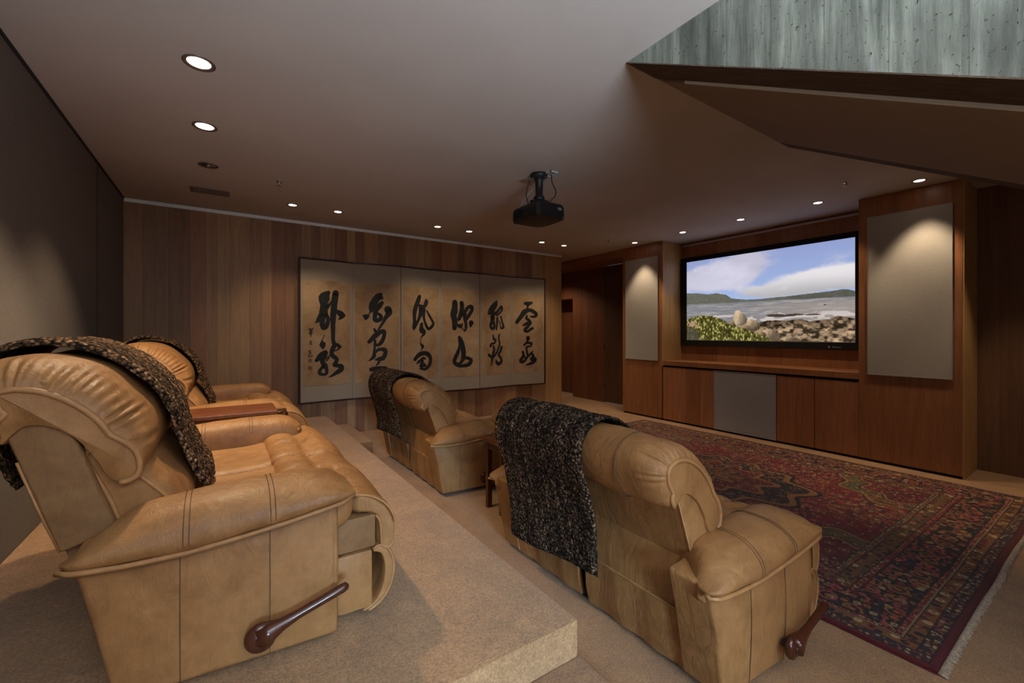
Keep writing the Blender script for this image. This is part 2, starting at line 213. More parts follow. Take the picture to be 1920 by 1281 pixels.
# ------------------------------------------------------------------ mesh helpers
def link(o, parent=None):
    C.objects.link(o)
    if parent is not None: o.parent = parent
    return o
def mesh_obj(name, verts, faces, m, parent=None, smooth=False, loc=(0,0,0)):
    me = bpy.data.meshes.new(name); me.from_pydata([tuple(v) for v in verts], [], faces); me.update()
    bm = bmesh.new(); bm.from_mesh(me); bmesh.ops.recalc_face_normals(bm, faces=bm.faces); bm.to_mesh(me); bm.free()
    if smooth: me.polygons.foreach_set('use_smooth', [True]*len(me.polygons))
    if m is not None: me.materials.append(m)
    o = bpy.data.objects.new(name, me); o.location = loc
    return link(o, parent)
class MB:
    def __init__(s): s.v=[]; s.f=[]
    def add(s, v, f):
        k=len(s.v); s.v += [tuple(p) for p in v]; s.f += [tuple(i+k for i in q) for q in f]; return s
    def box(s, x0,x1,y0,y1,z0,z1, b=0.0):
        if b<=0:
            v=[(x,y,z) for z in (z0,z1) for y in (y0,y1) for x in (x0,x1)]
            return s.add(v, [(0,2,3,1),(4,5,7,6),(0,1,5,4),(2,6,7,3),(0,4,6,2),(1,3,7,5)])
        bm = bmesh.new(); bmesh.ops.create_cube(bm, size=1)
        for q in bm.verts: q.co = Vector(((x0+x1)/2+q.co.x*(x1-x0),(y0+y1)/2+q.co.y*(y1-y0),(z0+z1)/2+q.co.z*(z1-z0)))
        bmesh.ops.bevel(bm, geom=bm.edges[:], offset=b, segments=2, profile=.6, affect='EDGES')
        return s.bm(bm)
    def bm(s, bm):
        bm.verts.ensure_lookup_table(); bm.verts.index_update()
        s.add([q.co[:] for q in bm.verts], [[q.index for q in f.verts] for f in bm.faces]); bm.free(); return s
    def prism(s, poly, y0, y1, ax='y'):
        n=len(poly)
        if ax=='y': v=[(a,y0,b) for a,b in poly]+[(a,y1,b) for a,b in poly]
        elif ax=='x': v=[(y0,a,b) for a,b in poly]+[(y1,a,b) for a,b in poly]
        else: v=[(a,b,y0) for a,b in poly]+[(a,b,y1) for a,b in poly]
        return s.add(v, [tuple(range(n))[::-1], tuple(range(n,2*n))]+[(i,(i+1)%n,n+(i+1)%n,n+i) for i in range(n)])
    def loft(s, rings, closed=True, cap=True):
        n=len(rings[0]); v=[p for r in rings for p in r]; f=[]
        for i in range(len(rings)-1):
            for j in range(n if closed else n-1):
                a=i*n+j; b=i*n+(j+1)%n; f.append((a,b,b+n,a+n))
        if cap and closed: f.append(tuple(range(n))[::-1]); f.append(tuple(range((len(rings)-1)*n, len(rings)*n)))
        return s.add(v, f)
    def tube(s, path, r, n=8, closed=False):
        P=[Vector(p) for p in path]; rings=[]; m=len(P); up=None
        for i,p in enumerate(P):
            a = P[i-1] if (i>0 or closed) else p; b = P[(i+1)%m] if (i<m-1 or closed) else p
            d=(b-a).normalized() if (b-a).length>1e-9 else Vector((1,0,0))
            if up is None: up = Vector((0,0,1)) if abs(d.z)<.9 else Vector((1,0,0))
            u=(up-d*up.dot(d)); u = u.normalized() if u.length>1e-6 else Vector((0,1,0)); w=d.cross(u); up=u
            rr = r[i] if isinstance(r,(list,tuple)) else r
            rings.append([p+u*math.cos(2*PI*k/n)*rr+w*math.sin(2*PI*k/n)*rr for k in range(n)])
        if closed: rings.append(rings[0])
        return s.loft(rings, True, not closed)
    def lathe(s, prof, c=(0,0,0), n=32, axis='z'):
        rings=[]
        for r,z in prof:
            ring=[]
            for k in range(n):
                a=2*PI*k/n; x,y=r*math.cos(a), r*math.sin(a)
                q = {'z':(x,y,z),'y':(x,z,y),'x':(z,x,y)}[axis]
                ring.append((c[0]+q[0],c[1]+q[1],c[2]+q[2]))
            rings.append(ring)
        return s.loft(rings)
    def build(s, name, m, parent=None, smooth=False, loc=(0,0,0)): return mesh_obj(name, s.v, s.f, m, parent, smooth, loc)

def struct(o): o['kind']='structure'; return o
def tag(o, label, cat, group=None):
    o['label']=label; o['category']=cat
    if group: o['group']=group
    return o
def thing(name, label, cat, loc=(0,0,0), group=None, rz=0):
    o = bpy.data.objects.new(name, None); o.empty_display_size=.1; o.location=loc; o.rotation_euler=(0,0,rz); link(o); return tag(o, label, cat, group)
def copy_tree(o, parent=None):
    c = o.copy(); C.objects.link(c)
    if parent is not None: c.parent = parent
    for ch in list(o.children): copy_tree(ch, c)
    return c
def autosmooth(o, ang=40):
    me=o.data; me.polygons.foreach_set('use_smooth',[True]*len(me.polygons))
    bm=bmesh.new(); bm.from_mesh(me)
    for e in bm.edges:
        if len(e.link_faces)==2 and e.calc_face_angle(0)>math.radians(ang): e.smooth=False
    bm.to_mesh(me); bm.free(); return o
def catmull(P, n, closed=True):
    P=[np.array(p,float) for p in P]; m=len(P); out=[]
    seg = m if closed else m-1
    for i in range(seg):
        g=lambda k: P[k%m] if closed else P[min(max(k,0),m-1)]
        p0,p1,p2,p3=g(i-1),g(i),g(i+1),g(i+2)
        for k in range(8):
            t=k/8; out.append(.5*((2*p1)+(-p0+p2)*t+(2*p0-5*p1+4*p2-p3)*t*t+(-p0+3*p1-3*p2+p3)*t**3))
    if not closed: out.append(P[-1])
    A=np.array(out); B=np.vstack([A,A[:1]]) if closed else A
    L=np.r_[0,np.cumsum(np.linalg.norm(np.diff(B,axis=0),axis=1))]
    q=np.linspace(0,L[-1],n+1)[:-1] if closed else np.linspace(0,L[-1],n)
    return np.stack([np.interp(q,L,B[:,k]) for k in range(B.shape[1])],1), L[-1]
def sstep(a,b,x): t=min(1,max(0,(x-a)/(b-a))); return t*t*(3-2*t)

def lindense(pr):
    out=[]; n=len(pr)
    for i in range(n):
        a=np.array(pr[i]); b=np.array(pr[(i+1)%n]); l=np.linalg.norm(b-a)
        for t in (.05,.3,.7,.95): out.append(tuple(a+(b-a)*t))
    return out
def pillow(name, prof, v0, v1, m, parent, R=.08, ins=.04, np_=56, nv=40, gather=0, gk=60, grange=None, gl=.16, mapf=None, disp=None, lump=.004, seed=0, lin=False, insr=None):
    """stuffed part: a closed outline (x,z) swept sideways from v0 to v1, rounded in and gathered at both ends"""
    P,L = catmull(lindense(prof) if lin else prof, np_); c = P.mean(0)
    nx = np.roll(P,-1,0)-np.roll(P,1,0); N = np.stack([nx[:,1],-nx[:,0]],1); N/= np.linalg.norm(N,axis=1)[:,None]+1e-9
    area = .5*np.sum(P[:,0]*np.roll(P[:,1],-1)-np.roll(P[:,0],-1)*P[:,1])
    if area<0: N=-N
    if insr is not None:
        aa=np.arange(np_)/np_; insw=np.clip((insr-aa)/.14,.06,1)*np.clip(aa/.06+.25,0,1)
    ts=[]; k=nv//4
    for i in range(k): ts.append(.5*(R/(v1-v0))*2*(1-math.cos(PI/2*i/k)))
    for i in range(nv-2*k+1): ts.append(R/(v1-v0)+(1-2*R/(v1-v0))*i/(nv-2*k))
    ts += [1-t for t in reversed(ts[:k])]
    rings=[]
    for t in ts:
        v=v0+(v1-v0)*t; d=min(v-v0,v1-v); s = 1.0 if d>=R else math.sqrt(max(0,1-(1-d/R)**2))
        q = P - N*(ins*(1-s))*(1.0 if insr is None else insw[:,None])
        if gather:
            arc=np.arange(np_)/np_; mask=np.ones(np_)
            if grange is not None:
                a,b=grange; mask=np.clip((arc-a)/.03,0,1)*np.clip((b-arc)/.03,0,1)
            fall=math.exp(-((d-.02)/gl)**2*2.2)*(1 if d>.004 else .3)
            ph=2.6*np.sin(arc*23+seed)+1.3*np.sin(arc*51+2*seed)
            am=.45+.55*np.sin(arc*61+seed*2)*np.sin(arc*17+seed)+.25*np.sin(arc*97)
            wv=np.sin(arc*2*PI*gk+ph); wv=np.sign(wv)*np.abs(wv)**.8-.35
            lf=np.clip(1.25-np.abs(np.sin(arc*43+seed))*.9*(d/gl),0,1)
            q = q + N*(gather*fall*mask*am*wv*lf)[:,None]
        ring=[]
        for j in range(np_):
            x,z=q[j]; vv=v
            if lump:
                w=noise.noise(Vector((x*6+seed,v*5,z*6)))*lump*s; x+=N[j][0]*w; z+=N[j][1]*w
            if disp:
                w=disp(x,z,v,N[j],s); x+=N[j][0]*w; z+=N[j][1]*w
            ring.append(mapf(x,z,vv) if mapf else (x,vv,z))
        rings.append(ring)
    mb=MB().loft(rings); o=mb.build(name, m, parent, True); return o
def end_pipe(prof, v, ins, a, b, r, n=40, dv=0, insr=None):
    P,L=catmull(prof, 200); nx=np.roll(P,-1,0)-np.roll(P,1,0); N=np.stack([nx[:,1],-nx[:,0]],1); N/=np.linalg.norm(N,axis=1)[:,None]
    area=.5*np.sum(P[:,0]*np.roll(P[:,1],-1)-np.roll(P[:,0],-1)*P[:,1])
    if area<0: N=-N
    aa=np.arange(200)/200; wt=np.ones(200) if insr is None else np.clip((insr-aa)/.14,.06,1)*np.clip(aa/.06+.25,0,1)
    Q=P-N*ins*wt[:,None]; i0,i1=int(a*200),int(b*200); idx=[(i0+round((i1-i0)*k/n))%200 for k in range(n+1)]
    return [(Q[i][0],v+dv,Q[i][1]) for i in idx]

# ------------------------------------------------------------------ reclining loveseat
def make_loveseat(label, group, bx=0.0, bz=0.0):
    L = thing('reclining_loveseat', label, 'loveseat', (0,0,0), group)
    le, l2, pp = M['leath'], M['leath2'], M['pipe']
    vo = lambda x: .765+.055*(x+.38)/.76
    # base: two leather side panels, dark underframe, back skirts
    for s in (-1,1):
        bm=bmesh.new(); out=[(-.375,.50),(-.325,.30),(-.275,.03),(.36,.03),(.36,.30),(.36,.54),(.0,.53)]
        vs=[]
        for vv in (0,1):
            vs.append([bm.verts.new((x, s*((vo(x)+ (.012*math.sin(PI*min(1,max(0,(z-.03)/.5)))) ) if vv else .60), z)) for x,z in out])
        n=len(out); bm.faces.new(vs[0]); bm.faces.new(vs[1][::-1])
        for i in range(n): bm.faces.new((vs[0][i],vs[1][i],vs[1][(i+1)%n],vs[0][(i+1)%n]))
        bmesh.ops.recalc_face_normals(bm, faces=bm.faces)
        ed=[e for e in bm.edges if e.calc_length()>.02 and not (abs(e.verts[0].co.y)<.61 and abs(e.verts[1].co.y)<.61)]
        bmesh.ops.bevel(bm, geom=ed, offset=.018, segments=4, profile=.5, affect='EDGES')
        o=MB().bm(bm).build('side_panel', le, L); autosmooth(o,50)
        for xs in (-.115,.135):
            MB().tube([(xs, s*(vo(xs)+.012*math.sin(PI*(z-.03)/.5)-.0002), z) for z in np.linspace(.04,.53,10)], .0013, 6).build('seam', M['stitch'], o, True)
    MB().box(-.22,.34,-.70,.70,.0,.07).box(-.235,.33,-.62,.62,.06,.33).build('underframe', M['black'], L)
    for s in (-1,1):
        a,b=sorted((s*.035,s*.655)); rings=[]
        for v in np.linspace(a,b,14):
            w=.006*math.sin(v*31); rings.append([(-.262+w,v,.03),(-.285+w*1.3,v,.12),(-.30,v,.29-.01*abs(v)),(-.285,v,.295-.01*abs(v)),(-.25,v,.12),(-.235,v,.03)])
        o=MB().loft(rings).build('back_skirt', le, L); autosmooth(o,30)
        e_=b if s>0 else a
        pth=[(-.295,v,.295-.01*abs(v)) for v in (np.linspace(a,b,12) if s>0 else np.linspace(b,a,12))]+[(-.290,e_,.22),(-.287,e_,.12),(-.258,e_,.035)]
        MB().tube(pth,.005,6).build('piping', pp, o, True)
    # arms
    zl=lambda x: float(np.interp(x,[-.41,-.25,-.09,.10,.22,.41],[.478,.466,.468,.490,.508,.542]))
    zt=lambda x: float(np.interp(x,[-.41,-.36,-.28,-.18,-.05,.1,.3,.37,.415],[.505,.540,.575,.598,.612,.618,.614,.600,.572]))
    for s in (-1,1):
        rings=[]; xs=[-.392,-.389,-.384,-.372,-.355]+list(np.linspace(-.33,.34,30))+[.365,.385,.40,.41,.417,.42]
        cen=None
        for x in xs:
            o_=vo(x); b=zl(x); t=zt(x)
            k=1.0
            if x>.34: k=math.sqrt(max(.02,1-((x-.34)/.081)**2))
            if x<-.34: k=math.sqrt(max(.03,1-((-.34-x)/.053)**2))
            pr=[(o_+.032,b),(o_+.048,b+.022),(o_+.040,b+(t-b)*.5),(o_-.005,t-.022),(o_-.055,t-.004),(.665,t+.002),(.61,t-.006),(.572,t-.03),(.556,t-.075),(.552,.44),(.56,.40),(o_-.03,.41),(o_-.01,b-.012)]
            q,_=catmull(pr,44)
            cv,cz=(o_+.55)/2, b+.015
            wob=[noise.noise(Vector((x*9,p[0]*9+s*3,p[1]*9)))*.004 for p in q]
            g=.0025*math.exp(-((x-.40)/.05)**2)
            rings.append([(x+.12*(1-sstep(.55,.80,p[0]))*sstep(-.22,-.39,x), s*((cv+(p[0]-cv)*(.72+.28*k))), cz+(p[1]-cz)*(k if p[1]>cz else (.55+.45*k))+w+g*math.sin(p[0]*230)) for p,w in zip(q,wob)])
        o=MB().loft(rings).build('arm', le, L, True)
        path=[(x, s*(vo(x)+.040-(.10*(1-math.sqrt(max(.0,1-((x-.34)/.085)**2))) if x>.34 else 0)-(.03*(1-math.sqrt(max(0,1-((-.34-x)/.06)**2))) if x<-.34 else 0)), zl(x)-.003) for x in list(np.linspace(-.393,.36,24))+[.38,.395,.41,.419]]
        path = [(-.275,s*.58,zl(-.39)+.0),(-.31,s*.66,zl(-.39)),(-.36,s*.735,zl(-.39)-.002)]+path
        path += [(.424, s*.70, zl(.4)-.002),(.42, s*.62, zl(.4)-.006),(.405, s*.565, zl(.4)-.012)]
        MB().tube(path,.0085,8).build('piping', pp, o, True)
        for x0 in (-.105,-.09,.135,.15):
            b,t,o_=zl(x0),zt(x0),vo(x0)
            q,_=catmull([(o_+.032,b),(o_+.048,b+.022),(o_+.040,b+(t-b)*.5),(o_-.005,t-.022),(o_-.055,t-.004),(.665,t+.002),(.61,t-.006),(.572,t-.03),(.556,t-.075)],30,False)
            MB().tube([(x0,s*p[0],p[1]+.0012) for p in q],.0013,5).build('seam', M['stitch'], o, True)
    # recline levers
    for s in (-1,1):
        y=s*.835
        lv=MB().lathe([(.0,0),(.030,0),(.044,s*.006),(.050,s*.016),(.046,s*.027),(.034,s*.034),(0,s*.036)], (.105,y,.135), 28, 'y')
        path=[(.105,y+s*.020,.135),(.135,y+s*.023,.150),(.17,y+s*.027,.163),(.22,y+s*.030,.180),(.30,y+s*.034,.205),(.362,y+s*.036,.224),(.378,y+s*.036,.229),(.384,y+s*.036,.231)]
        lv.tube(path,[.040,.032,.021,.0155,.0155,.0165,.014,.004],14)
        o=lv.build('recline_lever', M['lever'], L, True)
        MB().lathe([(0,0),(.018,0),(.018,.004),(0,.004)] if s>0 else [(0,0),(.018,0),(.018,-.004),(0,-.004)], (.105,y+s*.036,.135), 20,'y').build('pivot_cap', M['lever'], o, True)
        MB().lathe([(0,s*-.02),(.016,s*-.02),(.016,s*.01),(0,s*.01)] , (.105,y,.135),16,'y').build('axle', M['black'], o)
    # seats and backs
    B=lambda pr: [(x+bx,z+bz) for x,z in pr]
    for s in (-1,1):
        a,b=sorted((s*.006,s*.553))
        pr=[(-.20,.36),(-.215,.44),(-.18,.482),(-.05,.475),(.12,.478),(.21,.488),(.25,.47),(.26,.40),(.2,.355),(-.1,.35)]
        pillow('seat_cushion', pr, a, b, le, L, R=.05, ins=.035, nv=36, lump=.006, seed=s*3)
        # footrest pad folding over the front edge
        fp=[(.20,.44),(.215,.50),(.27,.527),(.335,.525),(.372,.506),(.405,.512),(.46,.522),(.52,.500),(.570,.458),(.598,.41),(.608,.36),(.602,.30),(.585,.268),(.555,.262),(.530,.285),(.525,.34),(.515,.40),(.46,.43),(.36,.42),(.25,.40)]
        vin=(a+b)/2
        def mapf(x,z,v,s=s):
            u=(v-0)/(s*.553); k=.553+(.765-.553)*sstep(.385,.45,x); return (x, s*u*k if False else s*abs(u)*k, z)
        def disp(x,z,v,N,sc,s=s):
            if N[1]<.1: return 0
            u=abs(v)/.553; w=-.017*math.exp(-((u-.5)/.035)**2)*sstep(.22,.3,x)
            w+=.006*math.sin(u*PI*2-PI/2)*sstep(.22,.32,x)
            w+=.0035*math.sin(u*90+3*math.sin(x*20))*math.exp(-((x-.375)/.05)**2)
            w+=.003*math.sin(u*70+x*30)*math.exp(-((u-.97)/.08)**2)
            return w
        o=pillow('footrest_cushion', fp, a, b, le, L, R=.035, ins=.022, np_=84, nv=64, mapf=mapf, disp=disp, lump=.006, seed=7+s)
        pth=[mapf(p[0],p[2],p[1]) for p in end_pipe(fp, s*.551, .012, .10,.72,.006)]
        MB().tube(pth,.0055,6).build('piping', pp, o, True)
        w0,w1=sorted((s*.02,s*.765))
        o=MB().box(.365,.515,w0,w1,.292,.425,.012).build('footrest_rail', l2, L); autosmooth(o,50)
        o=MB().box(.365,.505,w0,w1,.05,.285,.022).build('footrest_board', le, L); autosmooth(o,50)
        cp=[(.505,.285),(.535,.295),(.575,.262),(.594,.20),(.585,.13),(.555,.075),(.515,.045),(.47,.035),(.465,.05),(.51,.07),(.54,.12),(.55,.19),(.535,.25),(.505,.265)]
        pp2=pillow('footrest_flap', cp, w0+.004, w1-.004, le, L, R=.03, ins=.008, np_=60, nv=40, gather=.003, gk=24, gl=.1, lump=.004, seed=2)
        MB().tube(end_pipe(cp, s*.762,.004,.0,.52,.006),.005,6).build('piping', pp, pp2, True)
        MB().tube([(.35,s*.735,.46),(.40,s*.735,.495),(.44,s*.735,.50)],.006,6).build('hinge_strut', M['steel'], L, True)
        # back board
        a,b=sorted((s*.004,s*.648))
        a,b=sorted((s*.004,s*.628))
        bp=B([(-.425,.468),(-.590,1.02),(-.45,1.02),(-.285,.515)]) if bx==0 else [(-.195,.352),(-.41,.94),(-.27,.94),(-.06,.40)]
        o=pillow('back_panel', bp, a, b, l2 if bx==0 else le, L, R=.018, ins=.012, nv=28, lump=.003, lin=True)
        MB().tube([(p[0],s*.622,p[1]) for p in ([(-.424,.475),(-.465,.60),(-.515,.77)] if bx==0 else [(-.196,.36),(-.263,.54),(-.347,.77)])],.004,6).build('piping', pp, o, True)
        MB().prism([(-.35,.52),(-.437,.52),(-.405,.40),(-.268,.20),(-.20,.22)] if bx==0 else [(-.13,.50),(-.246,.50),(-.270,.40),(-.284,.29),(-.286,.20),(-.15,.22)], .004 if s>0 else -.575, .575 if s>0 else -.004).build('lower_back', l2 if bx==0 else le, L)
        # head roll
        a,b=sorted((s*.004,s*.640))
        hp=B([(-.545,.825),(-.60,.845),(-.648,.92),(-.655,1.0),(-.61,1.065),(-.52,1.092),(-.42,1.072),(-.325,1.015),(-.25,.935),(-.205,.845),(-.195,.765),(-.222,.695),(-.268,.665),(-.312,.69),(-.34,.75),(-.385,.82),(-.44,.865),(-.49,.875),(-.52,.85)])
        o=pillow('headrest_cushion', hp, a, b, le, L, R=(.20 if bx==0 else .13), ins=(.105 if bx==0 else .075), np_=220, nv=56, gather=.0100, gk=38, grange=(.10,.66), gl=.15, lump=.012, seed=5*s+1, insr=.70)
        MB().tube(end_pipe(hp, s*.640,(.100 if bx==0 else .071),.0,.735,.009,70,0,.70),.0095,8).build('piping', pp, o, True)
        if bx: MB().tube(end_pipe(hp, s*.43,-.0045,.0,.60,.009,60),.0022,6).build('seam', M['stitch'], o, True)
        # lumbar cushion
        a,b=sorted((s*.006,s*.600))
        lp=B([(-.40,.80),(-.335,.825),(-.26,.77),(-.19,.69),(-.12,.60),(-.10,.52),(-.14,.45),(-.24,.43),(-.31,.47),(-.355,.60),(-.41,.74)])
        o=pillow('lumbar_cushion', lp, a, b, le, L, R=.10, ins=.05, np_=90, nv=44, gather=.003, gk=20, gl=.1, lump=.010, seed=9+s)
        MB().tube(end_pipe(lp, s*.601,.045,0,.99,.008,50),.007,6).build('piping', pp, o, True)
    return L

def make_throw(name, label, path, v0, v1, m, loc, group, thick=.017, skew=0.0, seed=0, cut=None, nu=150, nv=70):
    P,Lr = catmull(path, nu, False)
    nx=np.gradient(P,axis=0); N=np.stack([-nx[:,1],nx[:,0]],1); N/=np.linalg.norm(N,axis=1)[:,None]
    top=[];bot=[]
    hid=lambda i: i/(nu-1)
    for i in range(nu):
        u=hid(i); rt=[]; rb=[]
        for j in range(nv):
            t=j/(nv-1); edge=.006*noise.noise(Vector((u*14+seed,3,t>.5 and 5 or 1)))
            v=v0+(v1-v0)*t+skew*(u-.5)+edge+.012*math.sin(u*7+seed)
            fold=.012*math.sin(t*9+seed+u*2)*abs(u-.45)*1.6+.010*noise.noise(Vector((u*3+seed,t*3,0)))+.004*noise.noise(Vector((u*30,t*18,seed)))
            nub=.0045*(noise.noise(Vector((u*Lr*75,v*75,seed)))+.4)
            e=min(t,1-t,u,1-u)*nv; rd=min(1,.25+e/3)
            sag=(cut*(t-.5)*(1-u)) if cut else 0
            q=P[i]+N[i]*(fold*.8+.004); q1=q+N[i]*(thick*rd+nub)
            rt.append((q1[0],v,q1[1]+sag*0)); rb.append((q[0],v,q[1]))
        top.append(rt); bot.append(rb)
    rings=[t+b[::-1] for t,b in zip(top,bot)]
    if cut:
        z0=min(p[2] for p in rings[0]); 
        for r in rings:
            for k,(x,y,z) in enumerate(r):
                r[k]=(x,y,z+cut*((y-v0)/(v1-v0)-.5)*max(0,1-(z-z0)/.5)) if True else r[k]
    o=MB().loft(rings).build(name, m, None, True, loc); return tag(o,label,'blanket',group)

PZ=.289
LS=make_loveseat('large near tan leather reclining loveseat on raised carpet platform, nearest the camera', 'tan leather reclining loveseats')
LS.location=(0,2.52,PZ)
L2=copy_tree(LS); L2.location=(0,4.72,PZ); L2['label']='tan leather loveseat on raised platform against plank wall, beyond the wood table'
L3=make_loveseat('tan leather reclining loveseat seen from behind, on lower floor beside the red rug', 'tan leather reclining loveseats', .15, -.08)
L3.location=(1.87,1.68,0)
L4=copy_tree(L3); L4.location=(1.87,4.22,0); L4['label']='farther front-row tan loveseat seen from behind, below the calligraphy screen'
G='boucle throws over loveseat backs'
back=[(-.58,.62),(-.635,.78),(-.672,.91),(-.675,1.01),(-.62,1.085),(-.52,1.112),(-.41,1.09),(-.31,1.03),(-.235,.95),(-.185,.85),(-.165,.76),(-.13,.66),(-.095,.58),(-.07,.54)]
make_throw('throw_blanket','chunky brown boucle throw over the nearest loveseat backrest, hanging to its seat',back+[(-.05,.50)],-.37,.21,M['throw'],(0,2.52,PZ),G,skew=-.06,seed=1,thick=.024)
make_throw('throw_blanket','brown boucle throw over the backrest of the loveseat by the plank wall',back,-.22,.26,M['throw'],(0,4.72,PZ),G,skew=-.05,seed=4)
fr=[(-.40,.26),(-.41,.38),(-.43,.52),(-.47,.68),(-.515,.81),(-.525,.92),(-.48,1.0),(-.38,1.035),(-.27,1.01),(-.17,.95),(-.085,.86),(-.045,.77),(-.05,.66)]
make_throw('throw_blanket','large dark boucle throw hanging down behind the front loveseat near the rug',fr,-.25,.48,M['throwdk'],(1.87,1.68,0),G,seed=2,nu=170,nv=110,cut=-.09)
make_throw('throw_blanket','dark boucle throw on the far front loveseat, below the calligraphy',[(-.435,.40)]+fr[2:],-.15,.58,M['throwdk'],(1.87,4.22,0),G,seed=6,nu=150,nv=90,cut=-.04)

# ------------------------------------------------------------------ side tables
def make_table(label, loc, w, d, h, group):
    T=thing('side_table',label,'table',loc,group)
    MB().box(-d/2,d/2,-w/2,w/2,h-.03,h,.006).build('tabletop',M['tablew'],T)
    MB().box(-d/2+.03,d/2-.03,-w/2+.03,w/2-.03,h-.09,h-.03).build('apron',M['tabledk'],T)
    for sx in (-1,1):
        for sy in (-1,1):
            x=sx*(d/2-.045); y=sy*(w/2-.045)
            MB().box(x-.02,x+.02,y-.02,y+.02,0,h-.03,.003).build('leg',M['tabledk'],T)
    return T
make_table('narrow reddish wood table between the two loveseats on the platform',(-.02,3.63,PZ),.40,.68,.615,'narrow wood tables')
make_table('narrow dark wood table between the two front loveseats, mostly hidden',(2.04,2.96,0),.30,.50,.58,'narrow wood tables')

# ------------------------------------------------------------------ room shell
def sbox(name, x0,x1,y0,y1,z0,z1, m): return struct(MB().box(x0,x1,y0,y1,z0,z1).build(name, m))
XL=-.931; YA=6.43; XT=6.036; XR=6.618
sbox('floor',XL-.2,7.3,-3.4,9.2,-.12,0,M['carpet'])
o=MB().box(XL-.2,1.884,-3.4,9.2,H,H+.15).box(1.884,7.3,1.642,9.2,H,H+.15).box(3.85,7.3,-3.4,1.642,H,H+.15).build('ceiling',M['ceil']); struct(o)
sbox('wall_left',XL-.15,XL,-3.4,YA+.1,0,H,M['fabwall'])
sbox('wall_far',XL-.1,5.51,YA,YA+.16,0,H,M['wallA'])
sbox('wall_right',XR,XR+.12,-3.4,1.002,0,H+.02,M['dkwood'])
# hall beyond the plank wall
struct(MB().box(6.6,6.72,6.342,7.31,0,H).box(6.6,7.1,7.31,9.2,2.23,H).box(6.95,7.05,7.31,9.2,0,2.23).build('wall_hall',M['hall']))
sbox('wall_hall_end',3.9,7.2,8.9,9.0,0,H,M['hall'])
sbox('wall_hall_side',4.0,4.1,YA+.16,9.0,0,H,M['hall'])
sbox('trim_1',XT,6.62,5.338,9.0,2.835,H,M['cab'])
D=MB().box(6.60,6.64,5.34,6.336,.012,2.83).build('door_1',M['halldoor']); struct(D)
for z in (.35,1.16,1.886,2.6):
    MB().tube([(6.598,6.336,z-.05),(6.598,6.336,z+.05)],.008,8).build('hinge',M['steel'] if z==1.886 else M['black'],D)
# near end wall with a daylight window behind the camera
struct(MB().box(XL-.15,7.3,-3.5,-3.4,0,.9).box(XL-.15,7.3,-3.5,-3.4,2.7,H).box(XL-.15,-.7,-3.5,-3.4,.9,2.7).box(1.7,7.3,-3.5,-3.4,.9,2.7).build('wall_near',M['ceil']))
W=MB().box(-.7,-.65,-3.48,-3.42,.9,2.7).box(1.65,1.7,-3.48,-3.42,.9,2.7).box(-.7,1.7,-3.48,-3.42,.9,.95).box(-.7,1.7,-3.48,-3.42,2.65,2.7).box(.48,.52,-3.48,-3.42,.9,2.7).build('window_1',M['plastic']); struct(W)
# gap trims
sbox('trim_2',XL+.004,5.51,YA-.012,YA,H-.046,H-.006,M['whitetrim'])
sbox('trim_3',XL,XL+.008,-3.4,YA,H-.022,H,M['gap'])  # black strip stands in for the shade in the gap below the ceiling
for y in (3.06,5.22): pass
struct(MB().box(XL,XL+.003,5.216,5.222,.3,H-.03).box(XL,XL+.003,2.42,2.426,.3,H-.03).build('trim_4',M['gap']))
# platform and steps (carpeted)
def step(name, boxes, label, m, flare=True):
    mb=MB()
    for b in boxes: mb.box(*b, .012)
    o=mb.build(name,m); autosmooth(o,50); return tag(o,label,'platform' if 'platform' in name else 'step')
step('seating_platform',[(XL+.001,1.192,1.288,YA-.001,0.001,PZ)],'raised beige carpeted platform under the rear row of loveseats',M['carpet'])
step('platform_step',[(XL+.001,1.196,.30,1.287,0.001,.1445)],'low carpeted step at the near end of the seating platform',M['carpet'])
step('platform_step',[(1.1925,1.492,5.194,YA-.001,0.001,.1445)],'small carpeted step beside the platform by the plank wall',M['carpet'])

# ------------------------------------------------------------------ concrete stair above
SL=.555; zs=lambda y: H-SL*(1.642-y)
ye=-2.2
def slope(x0,x1,dz,top,m,name,y0=ye,y1=1.642):
    mb=MB().prism([(y1+dz/SL if False else y1,H+.16),(y1,zs(y1)+dz if dz else H),(y0,zs(y0)+dz),(y0,top)],x0,x1,'x'); return mb.build(name,m)
ST=thing('concrete_stair','board-formed grey concrete stair dropping below the ceiling at upper right','stair',(0,0,0))
slope(1.884,2.150,.004,H+.16,M['conc'],'stringer').parent=ST
slope(3.598,3.85,.004,H+.16,M['conc'],'stringer').parent=ST
def under(x0,x1,m,name,off=0,th=.02):
    return MB().prism([(1.642,H+off),(ye,zs(ye)+off),(ye,zs(ye)+off-th),(1.642+ (th/SL),H+off-0.0)],x0,x1,'x').build(name,m,ST)
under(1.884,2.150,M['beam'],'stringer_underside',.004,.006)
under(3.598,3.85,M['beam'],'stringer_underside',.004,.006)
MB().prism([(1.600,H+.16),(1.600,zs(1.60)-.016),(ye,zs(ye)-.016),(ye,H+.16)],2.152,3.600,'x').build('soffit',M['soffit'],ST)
MB().prism([(1.45,zs(1.45)+.002),(ye,zs(ye)+.004),(ye,zs(ye)-.021),(1.45,zs(1.45)-.018)],2.146,2.152,'x').build('gap_trim',M['whitetrim'],ST)

